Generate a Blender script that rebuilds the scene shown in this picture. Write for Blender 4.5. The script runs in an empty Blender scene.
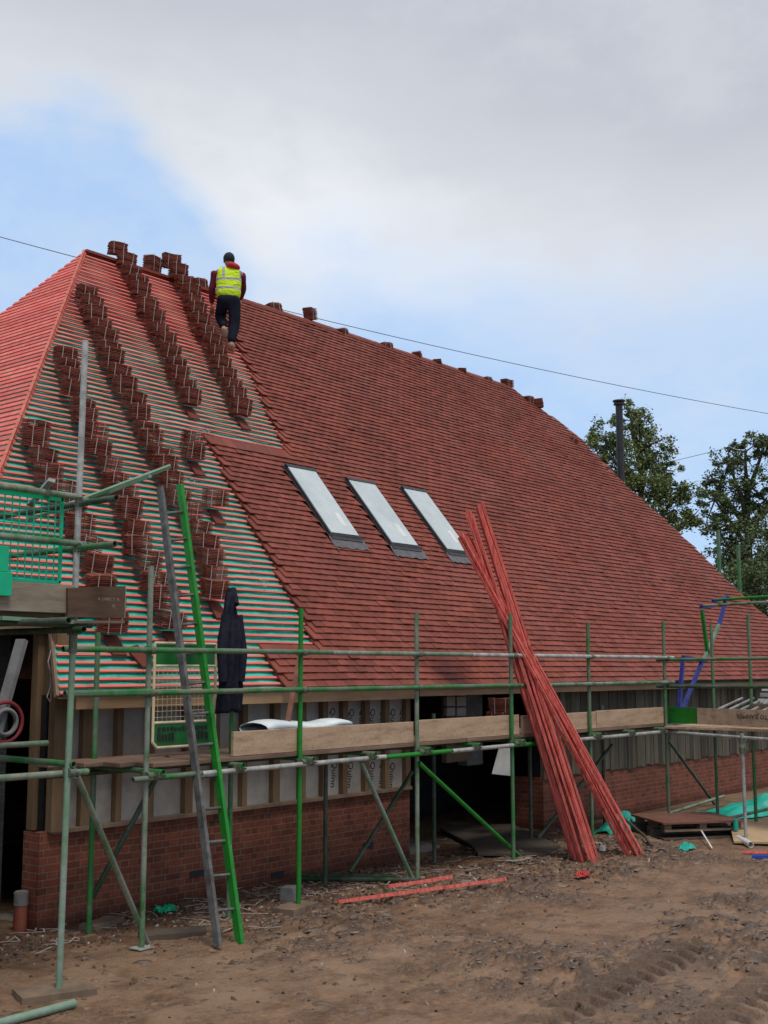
import bpy, bmesh, math, random
import numpy as np
from mathutils import Vector, Matrix, noise as mnoise
random.seed(7); rng = np.random.default_rng(7)
V = Vector
sc = bpy.context.scene
COL = sc.collection
PI = math.pi

# ---------------------------------------------------------------- camera model
FPX = 1190.0; PITCH = math.atan(156/FPX); EYE = V((0, 0, 2.3))
AZ = math.atan((1371-384)/(FPX/math.cos(PITCH)))
FWD = V((math.cos(AZ)*math.cos(PITCH), math.sin(AZ)*math.cos(PITCH), math.sin(PITCH)))
RGT = V((math.sin(AZ), -math.cos(AZ), 0)); UPV = RGT.cross(FWD)

def ray(px, py): return FWD + RGT*((px-384)/FPX) - UPV*((py-512)/FPX)
def onY(px, py, y):
    d = ray(px, py); return EYE + d*((y-EYE.y)/d.y)
def onX(px, py, x):
    d = ray(px, py); return EYE + d*((x-EYE.x)/d.x)
def onZ(px, py, z=0.0):
    d = ray(px, py); return EYE + d*((z-EYE.z)/d.z)
def atD(px, py, depth): return EYE + ray(px, py)*depth

# roof plane
TH = math.radians(50); CT, ST = math.cos(TH), math.sin(TH)
EY, EZ = 9.0, 2.1
RN = V((0, -ST, CT))
def RP(x, s, h=0.0): return V((x, EY+s*CT-h*ST, EZ+s*ST+h*CT))
def onR(px, py):
    d = ray(px, py); n = RN; p0 = V((0, EY, EZ))
    p = EYE + d*((p0-EYE).dot(n)/d.dot(n)); return p.x, (p.z-EZ)/ST
RIDGE_S = 8.36

# ---------------------------------------------------------------- materials
def s2l(c):
    return tuple(((v/255)/12.92 if v/255 <= .04045 else ((v/255+.055)/1.055)**2.4) for v in c)
MATS = {}
class NT:
    def __init__(s, name):
        s.m = bpy.data.materials.new(name); s.m.use_nodes = True
        s.n = s.m.node_tree.nodes; s.l = s.m.node_tree.links
        s.b = s.n['Principled BSDF']; MATS[name] = s.m
        s.tc = s.n.new('ShaderNodeTexCoord')
    def node(s, t, **kw):
        n = s.n.new(t)
        for k, v in kw.items():
            if k in n.inputs.keys(): n.inputs[k].default_value = v
            else: setattr(n, k, v)
        return n
    def link(s, a, b): s.l.new(a, b)
    def noise(s, scale, detail=4, rough=.6, coord='Object', stretch=None):
        n = s.node('ShaderNodeTexNoise'); n.inputs['Scale'].default_value = scale
        n.inputs['Detail'].default_value = detail; n.inputs['Roughness'].default_value = rough
        src = s.tc.outputs[coord]
        if stretch:
            mp = s.node('ShaderNodeMapping'); mp.inputs['Scale'].default_value = stretch
            s.link(src, mp.inputs['Vector']); src = mp.outputs['Vector']
        s.link(src, n.inputs['Vector']); return n.outputs['Fac']
    def ramp(s, fac, stops):
        r = s.node('ShaderNodeValToRGB'); e = r.color_ramp.elements
        while len(e) > len(stops): e.remove(e[-1])
        while len(e) < len(stops): e.new(.5)
        for el, (p, c) in zip(e, stops):
            el.position = p; el.color = (*c, 1) if len(c) == 3 else c
        s.link(fac, r.inputs['Fac']); return r.outputs['Color']
    def mix(s, fac, a, b, mode='MIX'):
        m = s.node('ShaderNodeMix'); m.data_type = 'RGBA'; m.blend_type = mode
        for sock, v in ((m.inputs[0], fac), (m.inputs[6], a), (m.inputs[7], b)):
            if hasattr(v, 'is_linked'): s.link(v, sock)
            else: sock.default_value = v if not isinstance(v, tuple) else (*v, 1)
        return m.outputs[2]
    def bump(s, h, strength=.3, dist=.01):
        b = s.node('ShaderNodeBump'); b.inputs['Strength'].default_value = strength
        b.inputs['Distance'].default_value = dist
        s.link(h, b.inputs['Height']); s.link(b.outputs['Normal'], s.b.inputs['Normal'])
    def out(s, col=None, rough=.6, metal=0, spec=.5):
        if col is not None:
            if hasattr(col, 'is_linked'): s.link(col, s.b.inputs['Base Color'])
            else: s.b.inputs['Base Color'].default_value = (*col, 1)
        if hasattr(rough, 'is_linked'): s.link(rough, s.b.inputs['Roughness'])
        else: s.b.inputs['Roughness'].default_value = rough
        s.b.inputs['Metallic'].default_value = metal
        s.b.inputs['Specular IOR Level'].default_value = spec
        return s.m

def simple(name, c1, c2=None, scale=8, rough=.6, metal=0, bump=.15, spec=.4, stretch=None, lo=.35, hi=.65, detail=5):
    t = NT(name); c2 = c2 or tuple(v*.7 for v in c1)
    f = t.noise(scale, detail, .65, stretch=stretch)
    col = t.ramp(f, [(lo, c1), (hi, c2)])
    if bump: t.bump(f, bump, .01)
    return t.out(col, rough, metal, spec)

def island_tint(t, col, lo=.75, hi=1.25):
    g = t.node('ShaderNodeNewGeometry')
    r = t.ramp(g.outputs['Random Per Island'], [(0, (lo,)*3), (.5, (1, .98, .97)), (1, (hi, hi*.97, hi*.95))])
    return t.mix(1.0, col, r, 'MULTIPLY')

# clay tile
t = NT('clay_tile')
c = t.ramp(t.noise(1.3, 3), [(.3, (.168, .045, .031)), (.7, (.222, .063, .043))])
c = t.mix(t.ramp(t.noise(60, 4, .7), [(.55, (0,)*3), (.8, (.5,)*3)]), c, (.34, .12, .09))
pt = t.ramp(t.noise(.55, 5, .75), [(.3, (.93, .92, .92)), (.7, (1.08, 1.06, 1.05))])
c = t.mix(1.0, c, pt, 'MULTIPLY'); c = island_tint(t, c, .78, 1.20)
t.bump(t.noise(90, 3), .25, .004); t.out(c, t.ramp(t.noise(.8, 4, .7), [(.4, (.8,)*3), (.62, (.5,)*3)]), 0, .22)
# darker stacked tile
t = NT('stacked_tile')
c = t.ramp(t.noise(9, 3), [(.3, (.145, .045, .031)), (.7, (.225, .070, .047))])
c = island_tint(t, c, .6, 1.3); t.bump(t.noise(90, 3), .3, .004); t.out(c, .8, 0, .15)
# red battens
t = NT('red_batten')
c = t.ramp(t.noise(3, 5, .7, stretch=(.3, 3, 3)), [(.3, (.62, .10, .085)), (.5, (.70, .17, .145)), (.74, (.70, .27, .23))])
c = island_tint(t, c, .82, 1.15); t.out(c, .8, 0, .12)
t = NT('fresh_red_batten')
c = t.ramp(t.noise(6, 5, .75, stretch=(3, 3, .35)), [(.3, (.54, .085, .068)), (.48, (.64, .16, .13)), (.64, (.42, .052, .042)), (.8, (.64, .28, .23))])
kn = t.ramp(t.noise(11, 2, .5), [(.70, (0,)*3), (.76, (.8,)*3)]); c = t.mix(kn, c, (.16, .03, .02)); gr_ = t.ramp(t.noise(30, 4, .7, stretch=(1, 1, .06)), [(.35, (.72,)*3), (.65, (1.12,)*3)]); c = t.mix(1.0, c, gr_, 'MULTIPLY'); c = island_tint(t, c, .66, 1.15); t.out(c, .8, 0, .12)
simple('hip_timber', (.52, .17, .11), (.40, .10, .07), 6, .7)
# underlay
t = NT('green_underlay')
c = t.ramp(t.noise(2.2, 5, .7, stretch=(1, 1, 1)), [(.30, (.006, .20, .15)), (.45, (.015, .42, .30)), (.70, (.10, .58, .45))])
sz = t.node('ShaderNodeSeparateXYZ'); t.link(t.tc.outputs['Object'], sz.inputs[0])
mr = t.node('ShaderNodeMapRange'); t.link(sz.outputs[2], mr.inputs['Value'])
for k_, v_ in (('From Min', 6.5), ('From Max', 7.4), ('To Min', 0.0), ('To Max', .85)): mr.inputs[k_].default_value = v_
c = t.mix(mr.outputs[0], c, (.42, .16, .12))
t.bump(t.noise(3, 3), .5, .05); t.out(c, .38, 0, .5)

# brick in X-Z plane
def brickmat(name, axes, mortar=(.17, .115, .08), a=(.21, .056, .030), b=(.11, .032, .019)):
    t = NT(name)
    sep = t.node('ShaderNodeSeparateXYZ'); comb = t.node('ShaderNodeCombineXYZ')
    t.link(t.tc.outputs['Object'], sep.inputs[0])
    t.link(sep.outputs[axes[0]], comb.inputs[0]); t.link(sep.outputs[axes[1]], comb.inputs[1])
    br = t.node('ShaderNodeTexBrick'); t.link(comb.outputs[0], br.inputs['Vector'])
    br.inputs['Scale'].default_value = 1; br.inputs['Brick Width'].default_value = .205
    br.inputs['Row Height'].default_value = .0665; br.inputs['Mortar Size'].default_value = .007
    br.inputs['Mortar Smooth'].default_value = .25; br.inputs['Bias'].default_value = -.2
    br.offset = .5; br.squash = .5; br.squash_frequency = 2
    br.inputs['Color1'].default_value = (*a, 1); br.inputs['Color2'].default_value = (*b, 1)
    br.inputs['Mortar'].default_value = (*mortar, 1)
    n = t.ramp(t.noise(5, 5, .7), [(.3, (.7,)*3), (.7, (1.25,)*3)])
    c = t.mix(1.0, br.outputs['Color'], n, 'MULTIPLY')
    grime = t.ramp(sep.outputs[2], [(0, (.55, .5, .47)), (.12, (1,)*3)])
    c = t.mix(1.0, c, grime, 'MULTIPLY')
    inv = t.node('ShaderNodeMath', operation='SUBTRACT'); inv.inputs[0].default_value = 1
    t.link(br.outputs['Fac'], inv.inputs[1]); t.bump(inv.outputs[0], .7, .012)
    return t.out(c, .8, 0, .25)
brickmat('brickwork', (0, 2)); brickmat('brickwork_return', (1, 2))
brickmat('blockwork', (0, 2), (.05,)*3, (.035, .037, .04), (.028, .03, .032))

simple('pine', (.21, .135, .07), (.11, .068, .036), 5, .7, stretch=(1, 1, .25))
simple('pine_plate', (.36, .225, .12), (.22, .13, .065), 5, .7, stretch=(.2, 1, 1))
simple('old_timber', (.22, .15, .10), (.12, .085, .06), 4, .8, stretch=(1, 1, .3))
t = NT('scaffold_board')
c = t.ramp(t.noise(5, 6, .75, stretch=(.35, 1.5, 2)), [(.3, (.22, .145, .095)), (.5, (.42, .29, .19)), (.72, (.52, .38, .26))])
c = t.mix(t.ramp(t.noise(38, 3, .8), [(.58, (0,)*3), (.68, (.55,)*3)]), c, (.13, .09, .06))
t.bump(t.noise(20, 4), .3, .006); t.out(c, .85, 0, .2)
t = NT('deck_timber')
c = t.ramp(t.noise(5, 6, .75, stretch=(.35, 1.5, 2)), [(.3, (.09, .055, .037)), (.5, (.17, .105, .072)), (.72, (.26, .175, .12))])
t.bump(t.noise(20, 4), .3, .006); t.out(c, .7, 0, .3)
t = NT('dark_board')
c = t.ramp(t.noise(5, 6, .75, stretch=(.35, .35, 2)), [(.3, (.065, .038, .025)), (.7, (.13, .08, .05))])
t.bump(t.noise(20, 4), .3, .006); t.out(c, .8, 0, .25)
t = NT('grey_board')
c = t.ramp(t.noise(7, 6, .75, stretch=(.35, 1.5, 2)), [(.3, (.15, .12, .09)), (.7, (.30, .25, .19))])
t.bump(t.noise(30, 4), .3, .006); t.out(c, .85, 0, .2)
t = NT('weathered_cladding')
c = t.ramp(t.noise(2.5, 6, .7, stretch=(4, 1, .35)), [(.3, (.06, .052, .038)), (.5, (.10, .088, .064)), (.72, (.18, .16, .12))])
c = island_tint(t, c, .5, 1.3); t.bump(t.noise(20, 4, stretch=(4, 1, .3)), .3, .006); t.out(c, .85, 0, .2)
simple('foil_insulation', (.40, .37, .33), (.27, .245, .215), 3, .45, 0, .25)
simple('galvanised', (.44, .44, .41), (.22, .23, .21), 9, .55, .15, .15)
simple('aluminium', (.15, .15, .145), (.06, .06, .055), 9, .75, .0, .2, .2)
def worn(name, green, gal, lo, hi, sc_=3.0):
    t = NT(name)
    f = t.ramp(t.noise(sc_, 6, .72, stretch=(1, 1, .6)), [(lo, (0,)*3), (hi, (1,)*3)])
    base = t.ramp(t.noise(25, 3), [(.3, tuple(v*.75 for v in gal)), (.7, gal)])
    grn = t.ramp(t.noise(8, 4), [(.3, tuple(v*.7 for v in green)), (.7, green)])
    c = t.mix(f, base, grn); t.out(c, .5, .1, .4)
    rs_ = t.ramp(t.noise(13, 5, .8), [(.60, (0,)*3), (.68, (.8,)*3)]); c = t.mix(rs_, c, (.20, .17, .14)); rs2 = t.ramp(t.noise(6, 6, .8), [(.30, (.7,)*3), (.38, (0,)*3)]); c = t.mix(rs2, c, (.10, .045, .025)); t.out(c, t.ramp(t.noise(20, 3), [(.3, (.4,)*3), (.7, (.7,)*3)]), .1, .35)
    t.bump(t.noise(40, 4, .7), .3, .004)
worn('green_tube', (.028, .19, .042), (.15, .19, .13), .42, .58)
worn('bright_green_tube', (.015, .23, .022), (.04, .18, .04), .2, .3)
worn('worn_tube', (.05, .16, .05), (.24, .27, .21), .45, .62)
worn('pale_green_tube', (.16, .30, .17), (.26, .33, .27), .4, .6)
worn('dull_tube', (.035, .075, .035), (.10, .12, .095), .4, .55)
simple('coupler_steel', (.075, .13, .06), (.16, .16, .13), 40, .6, .3)
simple('blue_paint', (.012, .02, .17), (.03, .045, .24), 9, .5)
simple('green_plastic', (.0, .42, .20), (.0, .34, .16), 6, .4, 0, .05)
simple('dark_green_net', (.01, .11, .05), (.02, .15, .07), 6, .6)
simple('teal_sheet', (.0, .28, .20), (.02, .42, .32), 3, .4, 0, .6)
simple('cream_paint', (.68, .58, .38), (.58, .48, .3), 9, .5)
simple('gate_green', (.012, .16, .03), (.01, .11, .025), 9, .5)
simple('white_plastic', (.70, .70, .67), (.6, .6, .58), 8, .45, 0, .05)
simple('pale_sheet', (.74, .78, .78), (.6, .68, .68), 6, .35, 0, .5)
simple('white_strap', (.46, .40, .36), (.30, .24, .21), 30, .5, 0, .0)
simple('black_cloth', (.012, .013, .022), (.024, .025, .038), 14, .9, 0, .4, .1)
simple('black_plastic', (.012, .013, .015), (.02, .022, .025), 7, .4, 0, .6)
simple('flue_black', (.014, .014, .016), (.03, .027, .027), 5, .5)
simple('lead', (.085, .08, .085), (.15, .145, .15), 16, .45, .2, .7)
simple('window_frame_grey', (.022, .024, .027), (.035, .036, .04), 16, .35)
t = NT('window_glass')
c = t.ramp(t.noise(1.6, 5, .7), [(.3, (.40, .46, .47)), (.7, (.56, .62, .61))]); t.bump(t.noise(1.1, 2), .15, .02); t.out(c, .12, 0, .9)
simple('terracotta', (.28, .075, .04), (.2, .05, .03), 8, .6)
simple('concrete', (.20, .19, .18), (.13, .125, .12), 12, .9)
simple('plywood_dark', (.10, .075, .055), (.06, .045, .035), 5, .8)
simple('rust_plate', (.14, .05, .03), (.20, .09, .06), 7, .8)
simple('cardboard', (.5, .34, .2), (.4, .27, .16), 4, .8)
simple('grey_gutter', (.12, .12, .12), (.2, .2, .2), 4, .6)
simple('red_plastic', (.45, .03, .03), (.35, .02, .02), 8, .4)
simple('red_rim', (.22, .02, .025), (.14, .012, .015), 8, .6)
simple('blue_plastic', (.03, .10, .45), (.02, .07, .3), 8, .4)
simple('ink', (.03, .028, .03), (.02, .02, .02), 8, .8, 0, 0)
simple('chalk', (.30, .25, .20), (.16, .12, .09), 30, .9, 0, 0)
simple('bark', (.14, .12, .09), (.08, .065, .05), 6, .9)
simple('cable_black', (.07, .07, .075), (.09, .09, .09), 3, .6)
simple('trousers', (.008, .010, .018), (.015, .017, .028), 9, .9, 0, .3, .1)
simple('red_sleeve', (.16, .012, .03), (.11, .008, .02), 9, .8)
simple('red_collar', (.5, .02, .04), (.4, .015, .03), 9, .7)
simple('skin', (.42, .22, .15), (.36, .18, .12), 9, .6)
simple('beanie', (.018, .03, .032), (.012, .02, .022), 40, .9)
simple('boot', (.36, .28, .19), (.25, .19, .13), 20, .8)
simple('litter', (.38, .35, .31), (.12, .09, .07), 9, .7)
simple('render_panel', (.20, .20, .20), (.12, .12, .12), 5, .8)
# hi-vis vest with grey bands
t = NT('hi_vis')
g = t.node('ShaderNodeSeparateXYZ'); t.link(t.tc.outputs['Object'], g.inputs[0])
def band(sock, centre, half):
    a = t.node('ShaderNodeMath', operation='SUBTRACT'); t.link(sock, a.inputs[0]); a.inputs[1].default_value = centre
    b = t.node('ShaderNodeMath', operation='ABSOLUTE'); t.link(a.outputs[0], b.inputs[0])
    c = t.node('ShaderNodeMath', operation='LESS_THAN'); t.link(b.outputs[0], c.inputs[0]); c.inputs[1].default_value = half
    return c.outputs[0]
def mx(a, b):
    m = t.node('ShaderNodeMath', operation='MAXIMUM'); t.link(a, m.inputs[0]); t.link(b, m.inputs[1]); return m.outputs[0]
ax = t.node('ShaderNodeMath', operation='ABSOLUTE'); t.link(g.outputs[0], ax.inputs[0])
up = t.node('ShaderNodeMath', operation='GREATER_THAN'); t.link(g.outputs[2], up.inputs[0]); up.inputs[1].default_value = 1.19
vb = t.node('ShaderNodeMath', operation='MULTIPLY'); t.link(band(ax.outputs[0], .135, .022), vb.inputs[0]); t.link(up.outputs[0], vb.inputs[1])
m = mx(mx(band(g.outputs[2], 1.17, .022), band(g.outputs[2], 1.02, .022)), vb.outputs[0])
t.bump(t.noise(7, 3, .5, stretch=(1, 1, 2.2)), .9, .05); c = t.mix(m, (.56, .76, .03), (.36, .40, .33)); t.out(c, .8, 0, .2)
# foliage
def leafmat(name, a, b):
    t = NT(name); c = t.ramp(t.noise(.9, 3), [(.3, a), (.7, b)]); c = island_tint(t, c, .6, 1.4); t.b.inputs['Subsurface Weight'].default_value = 0; t.out(c, .7, 0, .2)
leafmat('leaf_olive', (.11, .15, .055), (.19, .235, .085))
leafmat('leaf_dark', (.08, .115, .048), (.135, .18, .075))
# mud
t = NT('mud')
big = t.noise(.42, 4, .6); mid = t.noise(2.6, 6, .7); fine = t.noise(22, 5, .75)
c = t.ramp(mid, [(.33, (.14, .078, .044)), (.5, (.21, .120, .068)), (.68, (.28, .165, .095))])
c2 = t.ramp(fine, [(.3, (.62,)*3), (.7, (1.3,)*3)])
c = t.mix(1.0, c, c2, 'MULTIPLY')
a2 = t.node('ShaderNodeAttribute'); a2.attribute_name = 'wet'
dk = t.ramp(fine, [(.3, (.062, .039, .026)), (.7, (.14, .090, .061))])
c = t.mix(a2.outputs['Fac'], c, dk)
at = t.node('ShaderNodeAttribute'); at.attribute_name = 'tone'
c = t.mix(at.outputs['Fac'], c, (.27, .17, .105))
vor = t.node('ShaderNodeTexVoronoi'); vor.inputs['Scale'].default_value = 14; t.link(t.tc.outputs['Object'], vor.inputs['Vector'])
chip = t.ramp(vor.outputs['Distance'], [(.05, (1,)*3), (.085, (0,)*3)])
sel = t.ramp(vor.outputs['Color'], [(.72, (0,)*3), (.78, (.6,)*3)])
c = t.mix(t.mix(1.0, chip, sel, 'MULTIPLY'), c, (.42, .36, .3))
t.bump(fine, .8, .035)
t.out(c, t.ramp(mid, [(.38, (.28,)*3), (.6, (.75,)*3)]), 0, .45)

# ---------------------------------------------------------------- mesh builder
class MB:
    def __init__(s): s.v = []; s.f = []; s.sm = []
    def add(s, vs, fs, smooth=False):
        o = len(s.v); s.v += [V(p) for p in vs]; s.f += [tuple(i+o for i in f) for f in fs]; s.sm += [smooth]*len(fs); return s
    def hexa(s, c):   # 8 corners bottom 4 then top 4
        return s.add(c, [(0, 3, 2, 1), (4, 5, 6, 7), (0, 1, 5, 4), (1, 2, 6, 5), (2, 3, 7, 6), (3, 0, 4, 7)])
    def box(s, lo, hi):
        (a, b, c), (d, e, f) = lo, hi
        return s.hexa([(a, b, c), (d, b, c), (d, e, c), (a, e, c), (a, b, f), (d, b, f), (d, e, f), (a, e, f)])
    def beam(s, p0, p1, w, h, up=V((0, 0, 1))):
        p0, p1 = V(p0), V(p1); d = (p1-p0).normalized(); x = d.cross(up)
        if x.length < 1e-4: x = d.cross(V((1, 0, 0)))
        x.normalize(); z = x.cross(d); x = x*(w/2); z = z*(h/2)
        return s.hexa([p0-x-z, p0+x-z, p1+x-z, p1-x-z, p0-x+z, p0+x+z, p1+x+z, p1-x+z])
    def tube(s, p0, p1, r, n=10, r1=None, hollow=False):
        p0, p1 = V(p0), V(p1); r1 = r if r1 is None else r1; d = (p1-p0).normalized()
        x = d.cross(V((0, 0, 1)));
        if x.length < 1e-3: x = V((1, 0, 0))
        x.normalize(); y = x.cross(d)
        vs = []; 
        for p, rr in ((p0, r), (p1, r1)):
            vs += [p + (x*math.cos(2*PI*i/n)+y*math.sin(2*PI*i/n))*rr for i in range(n)]
        fs = [(i, (i+1) % n, n+(i+1) % n, n+i) for i in range(n)]
        s.add(vs, fs, True)
        if hollow:
            ri = .86
            for p, q, rr in ((p0, p0+d*.12, r), (p1, p1-d*.12, r1)):
                o = [p + (x*math.cos(2*PI*i/n)+y*math.sin(2*PI*i/n))*rr for i in range(n)]
                a = [p + (x*math.cos(2*PI*i/n)+y*math.sin(2*PI*i/n))*rr*ri for i in range(n)]
                b = [q + (x*math.cos(2*PI*i/n)+y*math.sin(2*PI*i/n))*rr*ri for i in range(n)]
                s.add(o+a+b, [(i, (i+1) % n, n+(i+1) % n, n+i) for i in range(n)]+[(n+i, n+(i+1) % n, 2*n+(i+1) % n, 2*n+i) for i in range(n)]+[tuple(range(2*n, 3*n))])
        else:
            s.add(vs, [tuple(range(n)), tuple(range(2*n-1, n-1, -1))])
        return s
    def path(s, pts, r, n=6):
        for a, b in zip(pts, pts[1:]): s.tube(a, b, r, n)
        return s
    def quad(s, a, b, c, d): return s.add([a, b, c, d], [(0, 1, 2, 3)])
    def build(s, name, mat, parent=None, loc=None, bevel=0):
        me = bpy.data.meshes.new(name)
        org = V(parent['_o']) if parent is not None and '_o' in parent else V((0, 0, 0))
        if parent is None and loc is not None: org = V(loc)
        me.from_pydata([tuple(v-org) for v in s.v], [], s.f); me.update()
        me.polygons.foreach_set('use_smooth', s.sm)
        me.materials.append(MATS[mat])
        o = bpy.data.objects.new(name, me); COL.objects.link(o)
        if parent is not None: o.parent = parent
        else: o.location = org
        if parent is not None or loc is not None: o['_o'] = tuple(org)
        if bevel:
            b = o.modifiers.new('bevel', 'BEVEL'); b.width = bevel; b.segments = 2; b.limit_method = 'ANGLE'
        return o

def tag(o, label=None, cat=None, group=None, kind=None):
    if label: o['label'] = label
    if cat: o['category'] = cat
    if group: o['group'] = group
    if kind: o['kind'] = kind
    return o
def thing(name, loc, label, cat, group=None):
    o = bpy.data.objects.new(name, None); COL.objects.link(o); o.location = loc; o['_o'] = tuple(loc)
    o.empty_display_size = .1
    return tag(o, label, cat, group)
def dup(root, loc, rot=None, label=None, group=None):
    r = root.copy(); COL.objects.link(r); r.location = loc
    if rot is not None: r.rotation_euler = rot
    if label: r['label'] = label
    if group: r['group'] = group
    for ch in list(root.children):
        c = ch.copy(); COL.objects.link(c); c.parent = r
        for g in list(ch.children):
            d = g.copy(); COL.objects.link(d); d.parent = c
    return r
ORD = ['first', 'second', 'third', 'fourth', 'fifth', 'sixth', 'seventh', 'eighth', 'ninth', 'tenth', 'eleventh', 'twelfth', 'thirteenth', 'fourteenth', 'fifteenth', 'sixteenth', 'seventeenth', 'eighteenth', 'nineteenth', 'twentieth', 'twenty-first', 'twenty-second', 'twenty-third', 'twenty-fourth', 'twenty-fifth', 'twenty-sixth', 'twenty-seventh', 'twenty-eighth']

# ---------------------------------------------------------------- ground
def vnoise(x, y, seed):
    r = np.random.default_rng(seed).random((256, 256))
    xi = np.floor(x).astype(int); yi = np.floor(y).astype(int); fx = x-xi; fy = y-yi
    fx = fx*fx*(3-2*fx); fy = fy*fy*(3-2*fy); a = xi & 255; b = yi & 255; a1 = (a+1) & 255; b1 = (b+1) & 255
    return (r[a, b]*(1-fx)+r[a1, b]*fx)*(1-fy)+(r[a, b1]*(1-fx)+r[a1, b1]*fx)*fy
def fbm(x, y, f, octv, seed, gain=.55):
    s = 0; a = 1; n = 0
    for k in range(octv):
        s = s+a*vnoise(x*f+17*k, y*f+5*k, seed+k); n += a; a *= gain; f *= 2.03
    return s/n
def graded(lo, hi, st, far0, far1, g=1.16):
    a = list(np.arange(lo, hi, st)); s = st; p = a[-1]
    while p < far1: s *= g; p += s; a.append(p)
    s = st; p = lo; b = []
    while p > far0: s *= g; p -= s; b.append(p)
    return np.array(b[::-1]+a)
gx = graded(4.2, 14.5, .024, -400, 900); gy = graded(3.4, 9.0, .022, -400, 900)
X, Y = np.meshgrid(gx, gy, indexing='ij')
tr = .55*X+.83*Y; al = .83*X-.55*Y           # along / across the vehicle tracks
churn = np.clip((fbm(X, Y, .5, 3, 3)-.38)*5, 0, 1)*np.clip((X-6.3)/2.0, .12, 1)*np.clip((8.7-Y)/.8, 0.15, 1)
clod = np.abs(fbm(X*.8+.5*Y, Y*1.9-.5*X, 3.6, 5, 11, .7)-.5)*2
h = .05*fbm(X, Y, .7, 3, 21)+.030*churn*np.clip(1-clod*2.6, -.5, 1)+.022*fbm(X, Y, 9, 4, 31, .7)
rut = np.exp(-((al-5.1)/.22)**2)+.8*np.exp(-((al-6.6)/.25)**2)
_wet0 = 0
lug = (np.sin((tr+.35*np.abs(al-5.1))*2*PI/.17) > .1)*1.0
inr = np.exp(-((al-5.15)/.26)**4)*np.clip((8.0-tr)/.5, 0, 1)
h += -.02*rut+.030*lug*inr
near_wall = np.clip((Y-8.3)/1.0, 0, 1)
h += -.02*near_wall
wx = X+.10*fbm(X, Y, 3, 3, 5); wy = Y+.10*fbm(X, Y, 3, 3, 6)
clod2 = fbm(wx*.75+.45*wy, wy*1.35-.35*wx, 7.5, 5, 77, .62)+.30*(fbm(X, Y, 1.3, 3, 78)-.5)
wet = np.clip((clod2-.46)*11, 0, 1)*np.clip(churn*1.3+.10, 0, 1)
wet = np.maximum(wet, near_wall*.75*np.clip((fbm(X, Y, 1.5, 4, 91)-.3)*4, 0, 1))
h += .042*wet*churn*(.35+fbm(X, Y*1.4, 16, 3, 88, .8))
TM = np.zeros_like(h)
def trk(pa, pb, half, per):
    global h, wet, TM
    a_ = onZ(*pa); b_ = onZ(*pb); dx, dy = b_.x-a_.x, b_.y-a_.y; L_ = math.hypot(dx, dy); dx /= L_; dy /= L_
    u_ = (X-a_.x)*dx+(Y-a_.y)*dy; v_ = -(X-a_.x)*dy+(Y-a_.y)*dx
    msk = np.clip((half-np.abs(v_))/.03, 0, 1)*np.clip((u_+.1)/.1, 0, 1)*np.clip((L_-u_)/.25, 0, 1)
    TM = np.maximum(TM, msk)
    lg = np.clip(np.sin((u_+.55*np.abs(v_))*2*PI/per)*3, -1, 1)
    h = h*(1-.8*msk)+msk*(.012+.045*lg)
    wet = wet*(1-msk)+msk*np.clip(lg*.55+.45, 0, 1)
trk((500, 1045), (700, 940), .20, .21); trk((700, 1040), (860, 900), .20, .21)
h *= np.exp(-np.maximum(0, np.hypot(X-9, Y-6)-25)/20)
h -= .05
nx, ny = X.shape
vs = np.stack([X, Y, h], -1).reshape(-1, 3)
idx = np.arange(nx*ny).reshape(nx, ny)
fs = np.stack([idx[:-1, :-1], idx[1:, :-1], idx[1:, 1:], idx[:-1, 1:]], -1).reshape(-1, 4)
me = bpy.data.meshes.new('ground'); me.vertices.add(len(vs)); me.vertices.foreach_set('co', vs.astype('f').ravel())
me.loops.add(fs.size); me.loops.foreach_set('vertex_index', fs.ravel().astype('i'))
me.polygons.add(len(fs)); me.polygons.foreach_set('loop_start', np.arange(0, fs.size, 4, dtype='i'))
me.polygons.foreach_set('loop_total', np.full(len(fs), 4, dtype='i')); me.update(calc_edges=True)
me.polygons.foreach_set('use_smooth', np.ones(len(fs), bool))
tone = np.clip((fbm(X, Y, .9, 4, 51)-.5)*4, 0, 1)*(1-churn)*.7+np.clip((fbm(X, Y, 2.2, 3, 61)-.62)*8, 0, .6)
att = me.attributes.new('tone', 'FLOAT', 'POINT'); att.data.foreach_set('value', tone.astype('f').ravel())
at2 = me.attributes.new('wet', 'FLOAT', 'POINT'); at2.data.foreach_set('value', wet.astype('f').ravel())
me.materials.append(MATS['mud'])
gr = bpy.data.objects.new('ground', me); COL.objects.link(gr); tag(gr, kind='structure')
from bisect import bisect
def gz(x, y):
    i = min(max(bisect(gx.tolist(), x)-1, 0), nx-2); j = min(max(bisect(gy.tolist(), y)-1, 0), ny-2)
    return float(h[i, j])
GXL = gx.tolist(); GYL = gy.tolist()
def gz(x, y):
    i = min(max(bisect(GXL, x)-1, 0), nx-2); j = min(max(bisect(GYL, y)-1, 0), ny-2)
    return float(h[i:i+2, j:j+2].max())
def gpt(px, py, up=0.0):
    p = onZ(px, py, -.02); p.z = gz(p.x, p.y)+up; return p

# ---------------------------------------------------------------- house
HIPR = [(520, 397), (556, 421), (580, 440), (620, 482), (655, 513), (690, 545), (735, 590)]
hip_r = [(21.9, RIDGE_S)]+[onR(*p) for p in HIPR[1:]]
hip_r = [(x, min(s, RIDGE_S)) for x, s in hip_r]+[(25.7, 0.0)]
HX0 = 5.04
def hip_l(s): return HX0+s*CT
house = thing('house', (6.6, 9.4, 0), 'brick bungalow under construction with steep red tiled roof half covered', 'house')
RY = EY+RIDGE_S*CT
BY = 2*RY-EY    # back eave
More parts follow.
